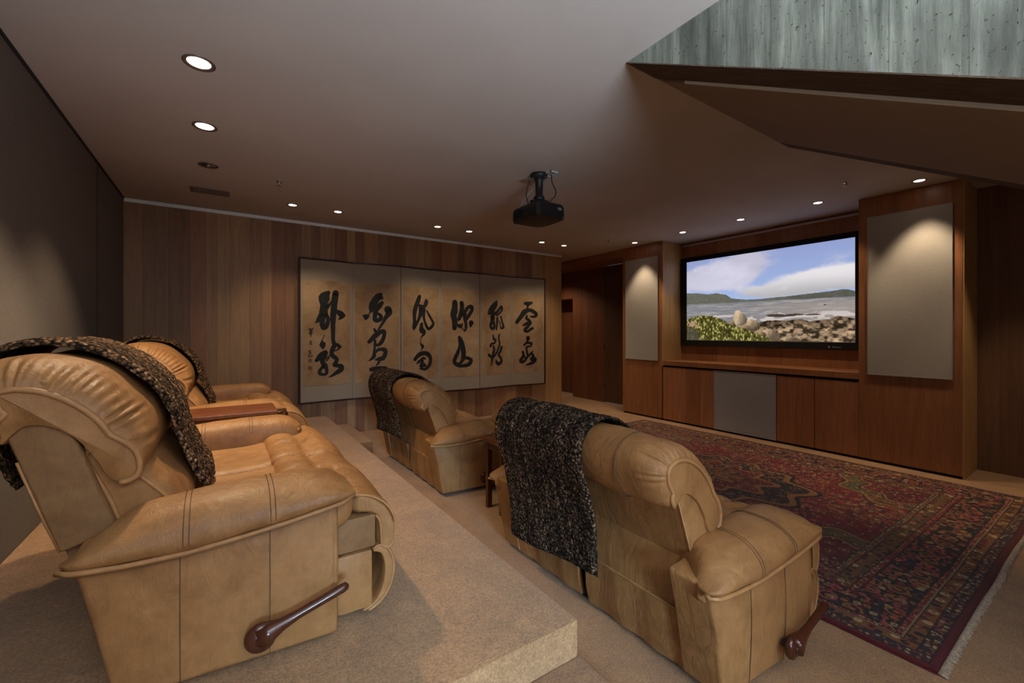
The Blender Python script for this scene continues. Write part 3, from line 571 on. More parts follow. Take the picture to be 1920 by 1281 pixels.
# ------------------------------------------------------------------ media wall
def grille(parent,y0,y1,z0,z1,m,x=XT):
    g=MB().box(x-.012,x-.002,y0,y1,z0,z1,.002).build('speaker_grille',m,parent)
    e=.004
    MB().box(x-.0145,x-.003,y0-e,y0,z0-e,z1+e).box(x-.0145,x-.003,y1,y1+e,z0-e,z1+e).box(x-.0145,x-.003,y0,y1,z1,z1+e).box(x-.0145,x-.003,y0,y1,z0-e,z0).build('edge_strip',M['alu'],g)
T=thing('cabinet_tower','reddish cedar tower with tall grey speaker cloth, left of the screen','cabinet',(0,0,0),'cedar towers beside the screen')
MB().box(XT,XR,4.498,5.338,.03,H-.004).build('body',M['cab'],T); MB().box(XT+.02,XR,4.51,5.33,0,.03).build('plinth',M['gap'],T)
MB().box(XT+.002,XR-.02,4.478,4.4985,.9,H-.004).build('end_panel',M['cabend'],T); grille(T,4.573,5.262,.985,2.735,M['grille'])
T=thing('cabinet_tower','reddish cedar tower with wide grey speaker cloth, right of the screen','cabinet',(0,0,0),'cedar towers beside the screen')
MB().box(XT,XR,1.012,1.844,.03,H-.004).build('body',M['cab'],T); MB().box(XT+.02,XR,1.02,1.84,0,.03).build('plinth',M['gap'],T)
e=MB().box(XT+.004,XR-.002,1.002,1.0125,.004,H-.004).build('end_panel',M['cabend'],T); grille(T,1.083,1.758,.985,2.745,M['grille'])
MB().box(6.42,6.50,.997,1.003,.33,.46,.002).build('outlet_cover',M['cabend'],T)
T=thing('media_cabinet','low cedar cabinet with four flat doors below the projection screen','cabinet',(0,0,0))
MB().box(XT+.03,XR,1.846,4.476,.04,.905).build('body',M['gap'],T)
MB().box(XT+.03,XR-.1,1.86,4.46,0,.045).build('plinth',M['gap'],T)
for a,b in ((1.848,2.283),(2.291,2.719),(3.599,4.041),(4.047,4.474)):
    MB().box(XT,XT+.028,a,b,.03,.885,.0015).build('door',M['cabdoor'],T)
MB().box(XT+.002,XT+.028,2.727,3.591,.03,.893).build('centre_panel',M['gap'],T); grille(T,2.730,3.588,.034,.886,M['grillelow'],XT+.008)
s=tag(MB().box(XT-.006,XR-.03,1.845,4.477,.915,.99,.002).build('wall_shelf',M['cab']),'long reddish cedar ledge under the projection screen','shelf')
struct(MB().box(6.56,XR,1.844,4.478,.985,H-.01).build('wall_screen_recess',M['cab'])); struct(MB().box(6.548,6.56,1.844,4.470,H-.058,H-.03).build('trim_5',M['alu']))
sbox('wall_media_back',XR+.012,XR+.12,1.01,5.33,0,H,M['gap'])

# ------------------------------------------------------------------ projection screen with picture
def nz(x,y,seed=0):
    xi=np.floor(x).astype(np.int64); yi=np.floor(y).astype(np.int64); xf=x-xi; yf=y-yi
    def h(a,b):
        n=(a*374761393+b*668265263+seed*1442695041)&0x7fffffff; n=((n^(n>>13))*1274126177)&0x7fffffff; return ((n^(n>>16))&0xffff)/65535.0
    u=xf*xf*(3-2*xf); v=yf*yf*(3-2*yf)
    return (h(xi,yi)*(1-u)+h(xi+1,yi)*u)*(1-v)+(h(xi,yi+1)*(1-u)+h(xi+1,yi+1)*u)*v
def fbm(x,y,o=5,seed=0):
    s=0;a=.5;t=0
    for k in range(o): s=s+a*nz(x*2**k,y*2**k,seed+k); t+=a; a*=.5
    return s/t
def vor(x,y,seed=0,stretch=1.0):
    xi=np.floor(x).astype(np.int64); yi=np.floor(y).astype(np.int64); best=np.full(x.shape,9.0); cid=np.zeros(x.shape); cid2=np.zeros(x.shape)
    def h(a,b,k):
        n=(a*374761393+b*668265263+(seed+k)*1442695041)&0x7fffffff; n=((n^(n>>13))*1274126177)&0x7fffffff; return ((n^(n>>16))&0xffff)/65535.0
    for dx in (-1,0,1):
        for dy in (-1,0,1):
            a=xi+dx;b=yi+dy; px=a+.15+.7*h(a,b,1); py=b+.15+.7*h(a,b,2); d=np.hypot(x-px,(y-py)*stretch); mk=d<best
            best=np.where(mk,d,best); cid=np.where(mk,h(a,b,3),cid); cid2=np.where(mk,h(a,b,4),cid2)
    return best,cid,cid2
def lin(c): c=np.array(c,float)/255; return np.where(c<=.04045,c/12.92,((c+.055)/1.055)**2.4)
def paint(img,mask,col): return img*(1-mask[...,None])+np.array(col)*mask[...,None] if np.ndim(col)==1 or isinstance(col,tuple) else img*(1-mask[...,None])+col*mask[...,None]
def grid_mesh(name, X,Y,Z, col, m, parent):
    h,w=X.shape; me=bpy.data.meshes.new(name); V=np.stack([X,Y,Z],-1).reshape(-1,3).astype(np.float32)
    i=np.arange(h*w).reshape(h,w); F=np.stack([i[:-1,:-1],i[:-1,1:],i[1:,1:],i[1:,:-1]],-1).reshape(-1,4)
    me.vertices.add(len(V)); me.vertices.foreach_set('co',V.ravel()); me.loops.add(F.size); me.loops.foreach_set('vertex_index',F.ravel().astype(np.int32))
    me.polygons.add(len(F)); me.polygons.foreach_set('loop_start',(np.arange(len(F))*4).astype(np.int32)); me.update(calc_edges=True)
    at=me.color_attributes.new('Col','FLOAT_COLOR','POINT'); c=np.concatenate([col.reshape(-1,3),np.ones((h*w,1))],1).astype(np.float32); at.data.foreach_set('color',c.ravel())
    me.materials.append(m); o=bpy.data.objects.new(name,me); return link(o,parent)
def s01(a,b,x): t=np.clip((x-a)/(b-a),0,1); return t*t*(3-2*t)
SC=thing('projection_screen','large black-framed projection screen showing a rocky ocean shore','screen',(0,0,0))
y0,y1,z0,z1=2.018,4.356,1.325,2.640
fx=6.50
MB().box(fx,6.56,1.905,4.466,z1,2.712,.004).box(fx,6.56,1.905,4.466,1.232,z0,.004).box(fx,6.56,1.905,y0,z0,z1).box(fx,6.56,y1,4.466,z0,z1).build('frame',M['velvet'],SC)
MB().box(fx+.004,fx+.012,y0,y0+.006,z0,z1).box(fx+.004,fx+.012,y0,y1,z0,z0+.007).build('inner_edge',M['alu'],SC)
nw,nh=620,350; U,V=np.meshgrid(np.linspace(0,1,nw),np.linspace(0,1,nh)); A=16/9*1.0
Fx=U*1.778; 
sky=np.array(lin((128,145,200)))*(1-V[...,None]*1.2).clip(0,1)+np.array(lin((160,190,235)))*(V[...,None]*1.2).clip(0,1)
cl=fbm(Fx*3+2,V*6,6,3)
m1=np.exp(-((U-.12)/.22)**2-((V-.22-.0*U)/.13)**2)+.9*np.exp(-((U-.42)/.17)**2-((V-.10-.0)/.13)**2)+.7*np.exp(-((U-.30)/.16)**2-((V-.28)/.09)**2)
m2=1.25*np.exp(-((U-.95)/.36)**2-((V-.37)/.11)**2)+.8*np.exp(-((U-.62)/.2)**2-((V-.46)/.055)**2)
c1=s01(.42,.75,m1*.75+cl*.55-.1); c2=s01(.34,.62,m2*.85+cl*.6-.10); c3=s01(.60,.72,fbm(Fx*9+9,V*16,4,8)*.8+.25*np.exp(-((U-.74)/.05)**2-((V-.17)/.03)**2)+.2*np.exp(-((U-.87)/.04)**2-((V-.10)/.03)**2))
c1=s01(.30,.62,m1*.8+cl*.75-.10); sky=sky*.9+.08
img=paint(sky,c1*.85,(np.array(lin((205,200,215)))*(.75+.45*cl[...,None])))
img=paint(img,c2*.93,(np.array(lin((208,203,203)))*(.62+.55*(1-s01(.28,.52,V))[...,None]+.2*cl[...,None])))
img=paint(img,c3*.35,lin((220,222,235)))
hill=np.interp(U,[0,.09,.16,.22,.29,.33,.42,.5,.6,.68,.75,.83,.9,.94,.97,1],[.396,.408,.43,.424,.45,.50,.523,.527,.520,.515,.508,.498,.492,.482,.49,.51])+.004*fbm(Fx*60,V*0,3,5)
wl=np.interp(U,[0,.2,.5,.8,1],[.543,.549,.553,.557,.560])
hm=(V>hill)&(V<wl); hc=np.array(lin((98,98,88)))*(.8+.5*fbm(Fx*26,V*40,4,2)[...,None]); hc=hc*(1-.25*s01(.4,.8,U)[...,None]); img=paint(img,hm*1.0,hc)
sm=(V>=wl); wv=fbm(Fx*14,V*95,4,11); wc=np.array(lin((128,128,134)))*(.7+.65*wv[...,None]); wc=wc*(1-.0)+ (np.array(lin((165,150,138)))-wc)*(s01(.2,.9,U)*s01(.55,.62,V)*.55)[...,None]
img=paint(img,sm*1.0,wc)
surf=s01(.52,.64,fbm(Fx*9,V*34,5,21)+.22*np.exp(-((V-.735+.02*np.sin(U*9))/.03)**2)-.06)*s01(.66,.71,V); img=paint(img,surf*.85,lin((205,195,190)))
img=paint(img,s01(.6,.66,fbm(Fx*6,V*70,3,31))*((V>.56)&(V<.68))*.35,lin((190,180,172)))
rk=np.interp(U,[0,.28,.33,.40,.47,.54,.60,.66,.72,.78,.83,.88,.92,.96,1],[1.1,.80,.78,.77,.80,.78,.765,.775,.76,.79,.775,.77,.735,.755,.765])+.03*(fbm(Fx*22,V*3,4,41)-.5)
d,ci,_=vor(Fx*13+fbm(Fx*8,V*8,3,51)*1.4,V*17,5)
rt=.15+1.7*s01(.3,.7,fbm(Fx*26,V*40,5,44)); rc=np.array(lin((160,134,106)))*((.5+.5*ci)*(1.1-.6*d)*rt)[...,None]
low=s01(.0,.09,V-rk); rc=rc*(.45+.55*low[...,None]); img=paint(img,(V>rk)*1.0,rc)
for (a,b,w,hh) in ((.60,.715,.05,.012),(.70,.715,.05,.010),(.80,.72,.04,.008),(.64,.725,.08,.010),(.86,.625,.008,.006)): 
    img=paint(img,(np.hypot((U-a)/w,(V-b)/hh)+.5*(fbm(Fx*30,V*50,3,61)-.5)<1)*1.0,lin((70,60,52)))
def boulder(img,cx,cy,w,h,sk=0,col=(176,154,128),sd=1):
    uu=(U-cx-sk*(V-cy))/w; vv=(V-cy)/h; r=.5*np.hypot(uu,np.where(vv<0,vv,vv*.8))+.5*(np.abs(uu)+np.abs(vv)*.85)+.42*(fbm(Fx*16,V*16,5,sd)-.5); mk=s01(1.0,.95,r)
    sh=(.30+.85*s01(.6,-.6,uu*.9+vv*.7+.9*(fbm(Fx*22,V*9,3,sd+3)-.5)))*(.55+.8*fbm(Fx*44+sd,V*26,5,sd+7)); return paint(img,mk,np.array(lin(col))*sh[...,None])
img=boulder(img,.335,.80,.035,.045,0,(140,118,98),2); img=boulder(img,.385,.745,.050,.105,.12,(190,168,138),3); img=boulder(img,.46,.815,.052,.065,.1,(176,152,122),4)
img=boulder(img,.42,.86,.09,.05,.1,(150,128,100),9); img=boulder(img,.565,.935,.062,.075,.1,(180,152,124),5); img=boulder(img,.68,.975,.05,.035,0,(165,140,112),6); img=boulder(img,.50,.93,.05,.06,0,(150,126,96),7)
bt=np.interp(U,[0,.04,.095,.15,.2,.25,.3,.36,.42,.46,.50,.56,.6],[.745,.71,.688,.690,.705,.735,.785,.83,.86,.895,.92,.965,1.02])+.02*(fbm(Fx*40,V*8,3,71)-.5)
d,ci,c2_=vor(Fx*52,V*46,9,.6); g=fbm(Fx*10,V*10,4,77)
bc=np.array(lin((108,104,48)))*((.2+1.1*ci**1.5)*(1.2-1.1*d))[...,None]*(.55+.9*g[...,None]); bc=np.where((c2_>.82)[...,None],np.array(lin((170,165,95)))*(1.2-d)[...,None],bc)
img=paint(img,(V>bt)*1.0,bc); img=paint(img,((V>bt)*s01(.95,.6,np.hypot((U-.02)/.1,(V-.98)/.17)))*.8,lin((74,70,62))); img=paint(img,(V>bt+.01)*s01(1,.5,np.hypot((U-.045)/.045,(V-.80)/.05)-.6*(ci-.5)),lin((170,138,110)))
img=np.clip(img,0,1)
pic=grid_mesh('projected_picture', np.full_like(U,6.512), y1+(y0-y1)*U, z1+(z0-z1)*V, img, m_attr('screen_picture',.9,.95), SC)
pic['label']='glowing picture of ocean, rocks and green shrubs'
cu=bpy.data.curves.new('badge','FONT'); cu.body='Stewart'; cu.size=.030; cu.extrude=.0005; cu.align_x='CENTER'
o=bpy.data.objects.new('badge_text',cu); C.objects.link(o); bpy.context.view_layer.update()
me=bpy.data.meshes.new_from_object(o); bpy.data.objects.remove(o); me.materials.clear(); me.materials.append(M['pgrey'])
o=bpy.data.objects.new('badge',me); link(o,SC); o.location=(6.4985,2.215,1.258); o.rotation_euler=(PI/2,0,-PI/2)
MB().box(6.497,6.499,2.288,2.306,1.256,1.278).build('badge_emblem',M['pgrey'],SC)

# ------------------------------------------------------------------ folding calligraphy screen
FS=thing('folding_screen','six-panel folding screen with black brush calligraphy, hung on the plank wall','screen',(0,0,0))
xs=[.853,1.545,2.245,2.925,3.625,4.315,5.022]; ys=[6.352,6.415,6.352,6.415,6.352,6.415,6.352]
zb,zt_=.502,2.452
def yat(x): return float(np.interp(x,xs,ys))
for i in range(6):
    xa,xb,ya,yb=xs[i],xs[i+1],ys[i],ys[i+1]
    dx,dy=xb-xa,yb-ya; ln=math.hypot(dx,dy); nx_,ny_=dy/ln,-dx/ln   # normal towards the room
    P=lambda t,off: (xa+dx*t+nx_*off, ya+dy*t+ny_*off)
    def slab(mb,t0,t1,zz0,zz1,o0,o1):
        q=[P(t0,o0),P(t1,o0),P(t1,o1),P(t0,o1)]; return mb.prism(q,zz0,zz1,'z')
    p=slab(MB(),.002,.998,zb,zt_,-.014,0).build('panel',M['silk'],FS)
    fr_=MB()
    slab(fr_,0,1,zt_-.004,zt_+.018,-.016,.008); slab(fr_,0,1,zb-.018,zb+.004,-.016,.008)
    if i==0: slab(fr_,-.03,.008,zb-.014,zt_+.014,-.016,.006)
    if i==5: slab(fr_,.992,1.03,zb-.014,zt_+.014,-.016,.006)
    if i in (1,3): slab(fr_,.994,1.004,zb,zt_,-.016,.002)
    fr_.build('frame_strip',M['lacq'],p)
    ta,tb=(.055,.95) if i%2==0 else (.045,.955)
    slab(MB(),ta,tb,.722,2.172,0,.0015).build('paper',M['paper'],p)
    st=MB(); k=0
    for pi,pts in STROKES:
        if pi!=i: continue
        k+=1; off=.0022+.00002*k
        Q,_=catmull([(a,b,w) for a,b,w in pts], max(6,len(pts)*5), False)
        vv=[];ff=[]; n=len(Q)
        for a in range(n):
            x,z,w=Q[a]; w=max(.0015,w*1.16); A_=Q[min(a+1,n-1)]-Q[max(a-1,0)]; l=math.hypot(A_[0],A_[1])+1e-9; px_,pz_=-A_[1]/l,A_[0]/l
            w2=w*(1+.10*noise.noise(Vector((x*60,z*60,k))))
            for sg in (-1,1):
                X_,Z_=x+px_*w2*sg,z+pz_*w2*sg; vv.append((X_+nx_*off,yat(X_)+ny_*off,Z_))
        for a in range(n-1): ff.append((2*a,2*a+1,2*a+3,2*a+2))
        st.add(vv,ff)
        for (x,z,w) in (Q[0],Q[-1]):
            w=max(.0015,w*1.16); ring=[(x+w*math.cos(a),z+w*math.sin(a)) for a in np.linspace(0,2*PI,15)[:-1]]
            st.add([(a+nx_*off,yat(a)+ny_*off,b) for a,b in ring],[tuple(range(14))])
    b=st.build('brush_writing',M['ink'],p)
    if i==0:
        sl=MB()
        for z in (1.072,.970):
            for (a0,a1,c0,c1) in ((.954,1.002,-.024,-.017),(.954,1.002,.017,.024),(.954,.961,-.024,.024),(.995,1.002,-.024,.024),(.970,.987,-.024,.024),(.954,1.002,-.004,.004)):
                ya_=yat(a0)-.003; sl.add([(a0,ya_,z+c0),(a1,yat(a1)-.003,z+c0),(a1,yat(a1)-.003,z+c1),(a0,ya_,z+c1)],[(0,1,2,3)])
        sl.build('seal_stamp',M['seal'],p)

# ------------------------------------------------------------------ Persian rug
def rugcol(X,Y):
    x0,x1,ya,yb=2.50,5.79,.487,4.66
    dx=np.minimum(X-x0,x1-X); dy=np.minimum(Y-ya,yb-Y); D=np.minimum(dx,dy*1.0); along=np.where(dx<dy,Y,X); D=D+.006*(nz(along*3,D*2,4)-.5)
    navy=lin((20,14,22)); red=lin((128,8,30)); crim=lin((92,6,22)); tan=lin((150,98,52)); cream=lin((196,168,120)); pink=lin((168,80,72)); green=lin((88,96,52)); orange=lin((172,92,40)); brown=lin((70,36,22)); blue=lin((40,46,74))
    pal=np.array([cream*.8,pink,orange,red,navy,tan,blue,red,brown,brown])
    img=np.zeros(X.shape+(3,))+crim
    def band(a,b,base,sc,thr,seed,pl=pal,str_=.6):
        nonlocal img
        mk=((D>=a)&(D<b)).astype(float); img=paint(img,mk,base)
        q,ci,cj=vor(along*sc,(D-a)/(b-a)*max(1,round((b-a)*sc*.9)),seed)
        cols=pl[(ci*len(pl)).astype(int)%len(pl)]
        img=np.where((mk*(q<thr))[...,None]>0,cols,img); img=np.where((mk*(q<thr*.42))[...,None]>0,pl[((cj*len(pl)).astype(int)+3)%len(pl)]*.75,img)
    def line(a,w,c):
        nonlocal img
        img=paint(img,(abs(D-a)<w).astype(float),c)
    band(.040,.090,lin((48,30,34)),42,.34,3,np.array([cream,tan,pink,blue]))
    band(.090,.150,tan*.75,22,.36,5,np.array([brown,navy,red,cream,brown]))
    band(.150,.186,red*.6,60,.33,7,np.array([cream,pink,tan]))
    band(.186,.410,navy,24,.40,9)
    # larger rosettes in the main border
    q,ci,cj=vor(along*7.5,(D-.186)/.224*1.6,19); mk=(D>.2)&(D<.4); ring=mk&(q<.34)&(q>.25); img=np.where(ring[...,None],np.where((ci>.5)[...,None],pink,tan),img); img=np.where((mk&(q<.10))[...,None],orange,img)
    band(.410,.446,red*.55,60,.33,11,np.array([cream,tan,pink]))
    band(.446,.530,tan*.62,20,.38,13,np.array([brown,red,navy,green,cream]))
    band(.530,.575,green*.5,46,.34,15,np.array([cream,tan,pink]))
    for a,c in ((.040,navy),(.090,navy),(.150,navy),(.157,cream*.6),(.186,navy),(.410,navy),(.417,red),(.446,navy),(.530,navy),(.536,red),(.575,navy)): line(a,.0035,c)
    # field
    F=D>.578
    q,ci,cj=vor(X*26,Y*26,23); q2,ck,cl_=vor(X*11,Y*11,29)
    base=np.zeros_like(img)+red*.9
    cx,cy=(x0+x1)/2,(ya+yb)/2; r=np.hypot((X-cx)/1.0,(Y-cy)/1.45); th=np.arctan2(Y-cy,X-cx); rr=r+.05*np.cos(th*12)
    cr=np.hypot((np.abs(X-cx)-1.05)/.62,(np.abs(Y-cy)-1.5)/.62); cr=cr+.07*np.cos(np.arctan2(np.abs(Y-cy)-1.5,np.abs(X-cx)-1.05)*10)
    base=np.where((cr<1)[...,None],green*.55+tan*.2,base); base=np.where((cr<.72)[...,None],red*.6,base)
    base=np.where((rr<.62)[...,None],navy,base); base=np.where((rr<.42)[...,None],red*.7,base); base=np.where((rr<.2)[...,None],tan*.6,base)
    dens=.13+.34*s01(.35,.65,fbm(X*2.6,Y*2.6,3,91))
    f=np.where((q<dens)[...,None],pal[(ci*10).astype(int)%10],base); f=np.where((q<dens*.45)[...,None],pal[((cj*10).astype(int)+4)%10]*.7,f)
    f=np.where(((q2<.34)&(q2>.27))[...,None],np.where((ck>.45)[...,None],tan,navy),f); f=np.where((q2<.09)[...,None],cream,f)
    for e,v_ in ((cr,1.0),(cr,.72),(rr,.62),(rr,.42),(rr,.2)): f=np.where((abs(e-v_)<.02)[...,None],tan*1.1,f); f=np.where((abs(e-v_-.035)<.013)[...,None],navy,f)
    f=f*(.8+.4*fbm(X*1.5,Y*4,3,95))[...,None]
    img=np.where(F[...,None],f,img); return np.clip(img*.78,0,1)
RG=thing('persian_rug','large red and navy Persian rug with floral borders on the beige carpet','rug',(0,0,0))
st_=.0065; gx=np.arange(2.50,5.7901,st_); gy=np.arange(.487,4.6601,st_); GX,GY=np.meshgrid(gx,gy)
col=rugcol(GX,GY)
wx=.010*(nz(GY*4,GY*0,7)-.5)*s01(5.2,5.8,GX); WX=GX+wx; WY=GY+.012*(nz(GX*3,GX*0+2,8)-.5)*s01(1.0,.5,GY)
ZZ=.013+.003*fbm(GX*4,GY*4,3,6)-.010*s01(.012,0,np.minimum(np.minimum(GX-2.5,5.79-GX),np.minimum(GY-.487,4.66-GY)))
grid_mesh('pile',WX,WY,ZZ,col,m_attr('rug_pile',.95),RG)
MB().box(2.505,5.783,.495,4.655,.0015,.0095).build('backing',M['gap'],RG)
fg=MB(); random.seed(9); x=2.505
while x<5.78:
    L_=.020+random.random()*.012; a=random.uniform(-.006,.006); y_=.490+.012*(float(nz(np.array([x*3.0]),np.array([2.0]),8)[0])-.5)
    fg.tube([(x,y_,.010),(x+a*.5,y_-L_*.5,.010+random.random()*.003),(x+a,y_-L_,.004)],[.0035,.0045,.0035],5); x+=.0075
o=fg.build('fringe',M['fringe'],RG,True); o['kind']='stuff'; o['label']='cream cotton fringe'

# ------------------------------------------------------------------ ceiling fittings
def downlight(x,y,lit,label,R=.075,E=40,spot=100,tilt=(0,0)):
    T=thing('downlight',label,'ceiling light',(x,y,H),'recessed ceiling downlights')
    MB().lathe([(R*.74,.0),(R*.78,-.004),(R,-.006),(R*1.02,-.001),(R*1.02,0.0)]).build('trim_ring',M['ring'],T,True) if False else None
    n=32; prof=[(R*.72,.002),(R*.76,-.003),(R*.93,-.005),(R,-.004),(R*1.01,0.0)]
    rings=[[(r*math.cos(2*PI*k/n),r*math.sin(2*PI*k/n),z-.0005) for k in range(n)] for r,z in prof]; MB().loft(rings,True,False).build('trim_ring',M['ring'],T,True)
    MB().lathe([(0,-.0022),(R*.70,-.0022),(R*.72,-.0008),(0,-.0008)] ,(0,0,0),28).build('lens',M['lens'] if lit else M['bulbglass'],T,True)
    if not lit: MB().lathe([(0,-.012),(R*.25,-.010),(R*.34,-.003),(0,-.003)],(0,0,0),20).build('lamp',M['chrome'],T,True)
    if lit and E:
        ld=bpy.data.lights.new('downlight_lamp','SPOT'); ld.energy=E; ld.color=(1,.76,.49); ld.spot_size=math.radians(spot); ld.spot_blend=.55; ld.shadow_soft_size=.05
        lo=bpy.data.objects.new('lamp_light',ld); link(lo,T); lo.location=(0,0,-.02); lo.rotation_euler=(tilt[0],tilt[1],0)
    return T
EXPO=0.14; WORLD=1.0
for y,lit,lb in ((2.99,True,'largest lit ceiling downlight at upper left'),(3.887,True,'lit ceiling downlight beyond the largest one, near the left wall'),(4.774,False,'unlit chrome ceiling downlight before the vent')):
    downlight(-.114,y,lit,lb,.078, 150 if y<3 else 90, 88)
for x,lb in ((.685,'ceiling downlight above the plank wall nearest the left corner'),(1.197,'ceiling downlight above the left end of the calligraphy screen'),(2.552,'ceiling downlight above the third calligraphy panel'),(3.065,'ceiling downlight above the fourth calligraphy panel'),(4.447,'ceiling downlight left of the pair at the hall corner'),(4.936,'ceiling downlight at the corner of the hall')):
    downlight(x,5.695,True,lb,.06,27,100)
for y,e,lb in ((4.845,60,'ceiling downlight lighting the left speaker cloth'),(3.934,34,'ceiling downlight above the left side of the projection screen'),(3.056,30,'ceiling downlight above the centre of the projection screen'),(2.153,30,'ceiling downlight above the right side of the projection screen'),(1.272,66,'ceiling downlight lighting the right speaker cloth, beside the concrete stair'),(.38,55,'ceiling downlight beyond the concrete stair at the right end of the row')):
    downlight(5.775,y,True,lb,.06,e,(72 if e>50 else 88))

downlight(5.72,7.55,True,'added unseen ceiling light brightening the side hall behind the plank wall',.06,60,130)  # unseen lamp added to brighten the hall


def sprinkler(x,y,label):
    T=thing('fire_sprinkler',label,'sprinkler',(x,y,H),'ceiling sprinklers')
    MB().lathe([(0,.0005),(.030,.0005),(.028,-.006),(.012,-.010),(0,-.010)]).build('escutcheon',M['chrome'],T,True)
    MB().lathe([(0,-.010),(.009,-.010),(.008,-.028),(0,-.028)],(0,0,0),14).tube([(-.012,0,-.014),(-.015,0,-.03),(0,0,-.042)],.0028,6).tube([(.012,0,-.014),(.015,0,-.03),(0,0,-.042)],.0028,6).build('nozzle',M['chrome'],T,True)
    MB().lathe([(0,-.042),(.017,-.042),(.017,-.045),(0,-.045)],(0,0,0),16).build('deflector',M['chrome'],T,True)
sprinkler(.468,4.876,'small chrome sprinkler near the ceiling vent at left')
sprinkler(5.256,4.927,'small chrome sprinkler in front of the left tower')
sprinkler(5.232,1.70,'small chrome sprinkler near the concrete stair')
T=thing('ceiling_vent','flat rectangular brown vent grille in the ceiling near the plank wall','vent',(-.118,5.645,H))
MB().box(-.175,.175,-.105,-.085,-.006,-.0005).box(-.175,.175,.085,.105,-.006,-.0005).box(-.175,-.15,-.085,.085,-.006,-.0005).box(.15,.175,-.085,.085,-.006,-.0005).build('frame',M['vent'],T)
for k in range(7):
    MB().box(-.15,.15,-.080+k*.0255,-.068+k*.0255,-.005,-.001).build('slat',M['vent'],T)
MB().box(-.15,.15,-.085,.085,-.0012,-.0004).build('backing',M['gap'],T)

# projector
T=thing('video_projector','black video projector hanging upside down from the ceiling mount','projector',(2.52,3.27,0))
out=[(-.155,-.215),(-.175,-.19),(-.175,.19),(-.155,.215),(.12,.215),(.17,.17),(.185,.06),(.185,-.06),(.17,-.17),(.12,-.215)]
n=len(out); rings=[]
for k,zz in ((.86,2.515),(.97,2.523),(1.0,2.545),(1.0,2.60),(.985,2.635),(.90,2.655),(.72,2.668)):
    rings.append([(a*k,b*k,zz) for a,b in out])
o=MB().loft(rings).build('housing',M['black'],T); autosmooth(o,35)
MB().lathe([(0,.17),(.040,.17),(.044,.195),(.036,.205),(.030,.198),(0,.196)],(0,-.09,2.59),24,'x').build('lens_barrel',M['bulbglass'],T,True)
g=MB()
for k in range(8): g.box(-.179,-.1745,.02+k*.018,.030+k*.018,2.55,2.62)
g.build('vent_slots',M['velvet'],T)
MB().box(.055,.095,-.2165,-.2152,2.592,2.614).build('label_plate',M['pgrey'],T)
g=MB(); 
for k in range(3): g.box(.061+k*.010,.067+k*.010,-.2172,-.2166,2.598,2.608)
g.build('label_mark',M['black'],T)
B_=thing('projector_mount','black ceiling bracket and column holding the projector','bracket',(2.52,3.27,0))
MB().lathe([(0,H+.0005),(.085,H+.0005),(.082,H-.025),(.05,H-.05),(.038,H-.065),(.036,2.77),(.052,2.755),(.056,2.716),(0,2.716)]).build('column',M['black'],B_,True)
MB().box(-.09,.09,-.03,.03,2.695,2.715,.004).box(-.03,.03,-.11,.11,2.685,2.70,.004).box(-.085,-.065,-.02,.02,2.669,2.70).box(.065,.085,-.02,.02,2.669,2.70).box(-.02,.02,-.10,-.08,2.669,2.70).box(-.02,.02,.08,.10,2.669,2.70).build('spider_plate',M['black'],B_)
k_=MB()
for a in range(6): k_.lathe([(0,.0),(.006,.0),(.006,.006),(0,.006)],(.04*math.cos(a),.04*math.sin(a),2.716),8)
k_.build('bolt',M['steel'],B_)
MB().box(.02,.03,-.15,-.02,H-.012,H-.001).box(.02,.12,-.15,-.14,H-.012,H-.001).box(.11,.12,-.15,-.02,H-.012,H-.001).box(.02,.12,-.03,-.02,H-.012,H-.001).build('junction_frame',M['plastic'],B_)
MB().box(-.10,-.03,.03,.10,H-.05,H-.042).build('tilt_arm',M['steel'],B_)
def cable(label,pts,m,r=.004):
    P,_=catmull(pts,30,False); tag(MB().tube([tuple(p) for p in P],r,7).build('projector_cable',m,None,True),label,'cable','projector cables')
cable('black cable looping right of the projector mount column',[(2.60,3.18,H-.012),(2.60,3.17,2.88),(2.62,3.14,2.80),(2.60,3.13,2.74),(2.57,3.16,2.70),(2.56,3.14,2.668)],M['black'],.005)
cable('black cable hanging left of the projector mount column',[(2.46,3.34,H-.055),(2.45,3.36,2.87),(2.44,3.37,2.78),(2.46,3.36,2.70),(2.47,3.36,2.668)],M['black'],.005)
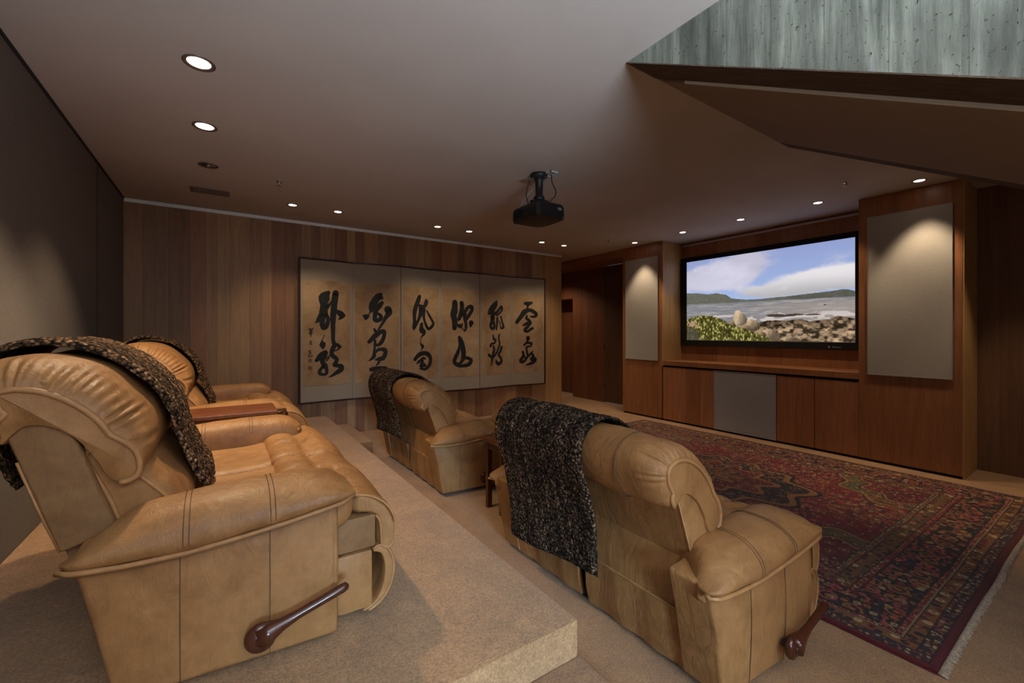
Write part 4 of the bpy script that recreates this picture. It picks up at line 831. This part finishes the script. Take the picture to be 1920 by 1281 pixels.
cable('pale grey cable sloping from the mount to the projector',[(2.50,3.33,2.85),(2.47,3.38,2.80),(2.44,3.44,2.72),(2.43,3.46,2.665)],M['pgrey'],.004)
T=thing('wall_outlet','small white electrical outlet low on the plank wall','outlet',(4.82,YA,.121))
MB().box(-.035,.035,-.006,-.0005,-.057,.057,.002).build('cover_plate',M['plastic'],T); MB().box(-.018,.018,-.009,-.006,.008,.036,.001).box(-.018,.018,-.009,-.006,-.036,-.008,.001).build('socket',M['pgrey'],T)

# ------------------------------------------------------------------ camera, light, view
cam=bpy.data.cameras.new('camera'); co=bpy.data.objects.new('camera',cam); C.objects.link(co)
cam.sensor_width=36; cam.lens=802.4/1920*36; cam.shift_y=-(640.5-624.1)/1920; cam.clip_start=.05
co.location=(0,0,1.45); co.rotation_euler=(PI/2,0,-math.radians(34.0)); bpy.context.scene.camera=co
sc=bpy.context.scene; sc.view_settings.view_transform='Standard'; sc.view_settings.look='None'; sc.view_settings.gamma=1; sc.view_settings.exposure=EXPO
sc.view_settings.use_curve_mapping=False
w=bpy.data.worlds.new('world'); sc.world=w; w.use_nodes=True; w.node_tree.nodes['Background'].inputs[0].default_value=(.62,.72,.85,1); w.node_tree.nodes['Background'].inputs[1].default_value=WORLD
def area(name,loc,rot,sx,sy,e,c):
    ld=bpy.data.lights.new(name,'AREA'); ld.shape='RECTANGLE'; ld.size=sx; ld.size_y=sy; ld.energy=e; ld.color=c
    o=bpy.data.objects.new(name,ld); C.objects.link(o); o.location=loc; o.rotation_euler=rot; return o
area('window_daylight',(.5,-3.3,1.8),(PI/2,0,PI),2.2,1.6,9,(.70,.85,1.0))
g_=area('ceiling_fill_light',(.3,-3.25,1.1),(PI/2+math.radians(60),0,math.radians(-8)),2.0,.4,420,(.76,.88,1.0)); g_.data.spread=math.radians(100)  # added fill tilted up to brighten the ceiling, spread narrowed to miss the seats
q_=area('riser_fill_light',(-.1,-3.32,1.25),(PI/2-math.radians(15),0,math.radians(-12)),1.0,.7,9,(.50,.76,1.0)); q_.data.spread=math.radians(28)  # added narrow fill aimed at the near platform riser
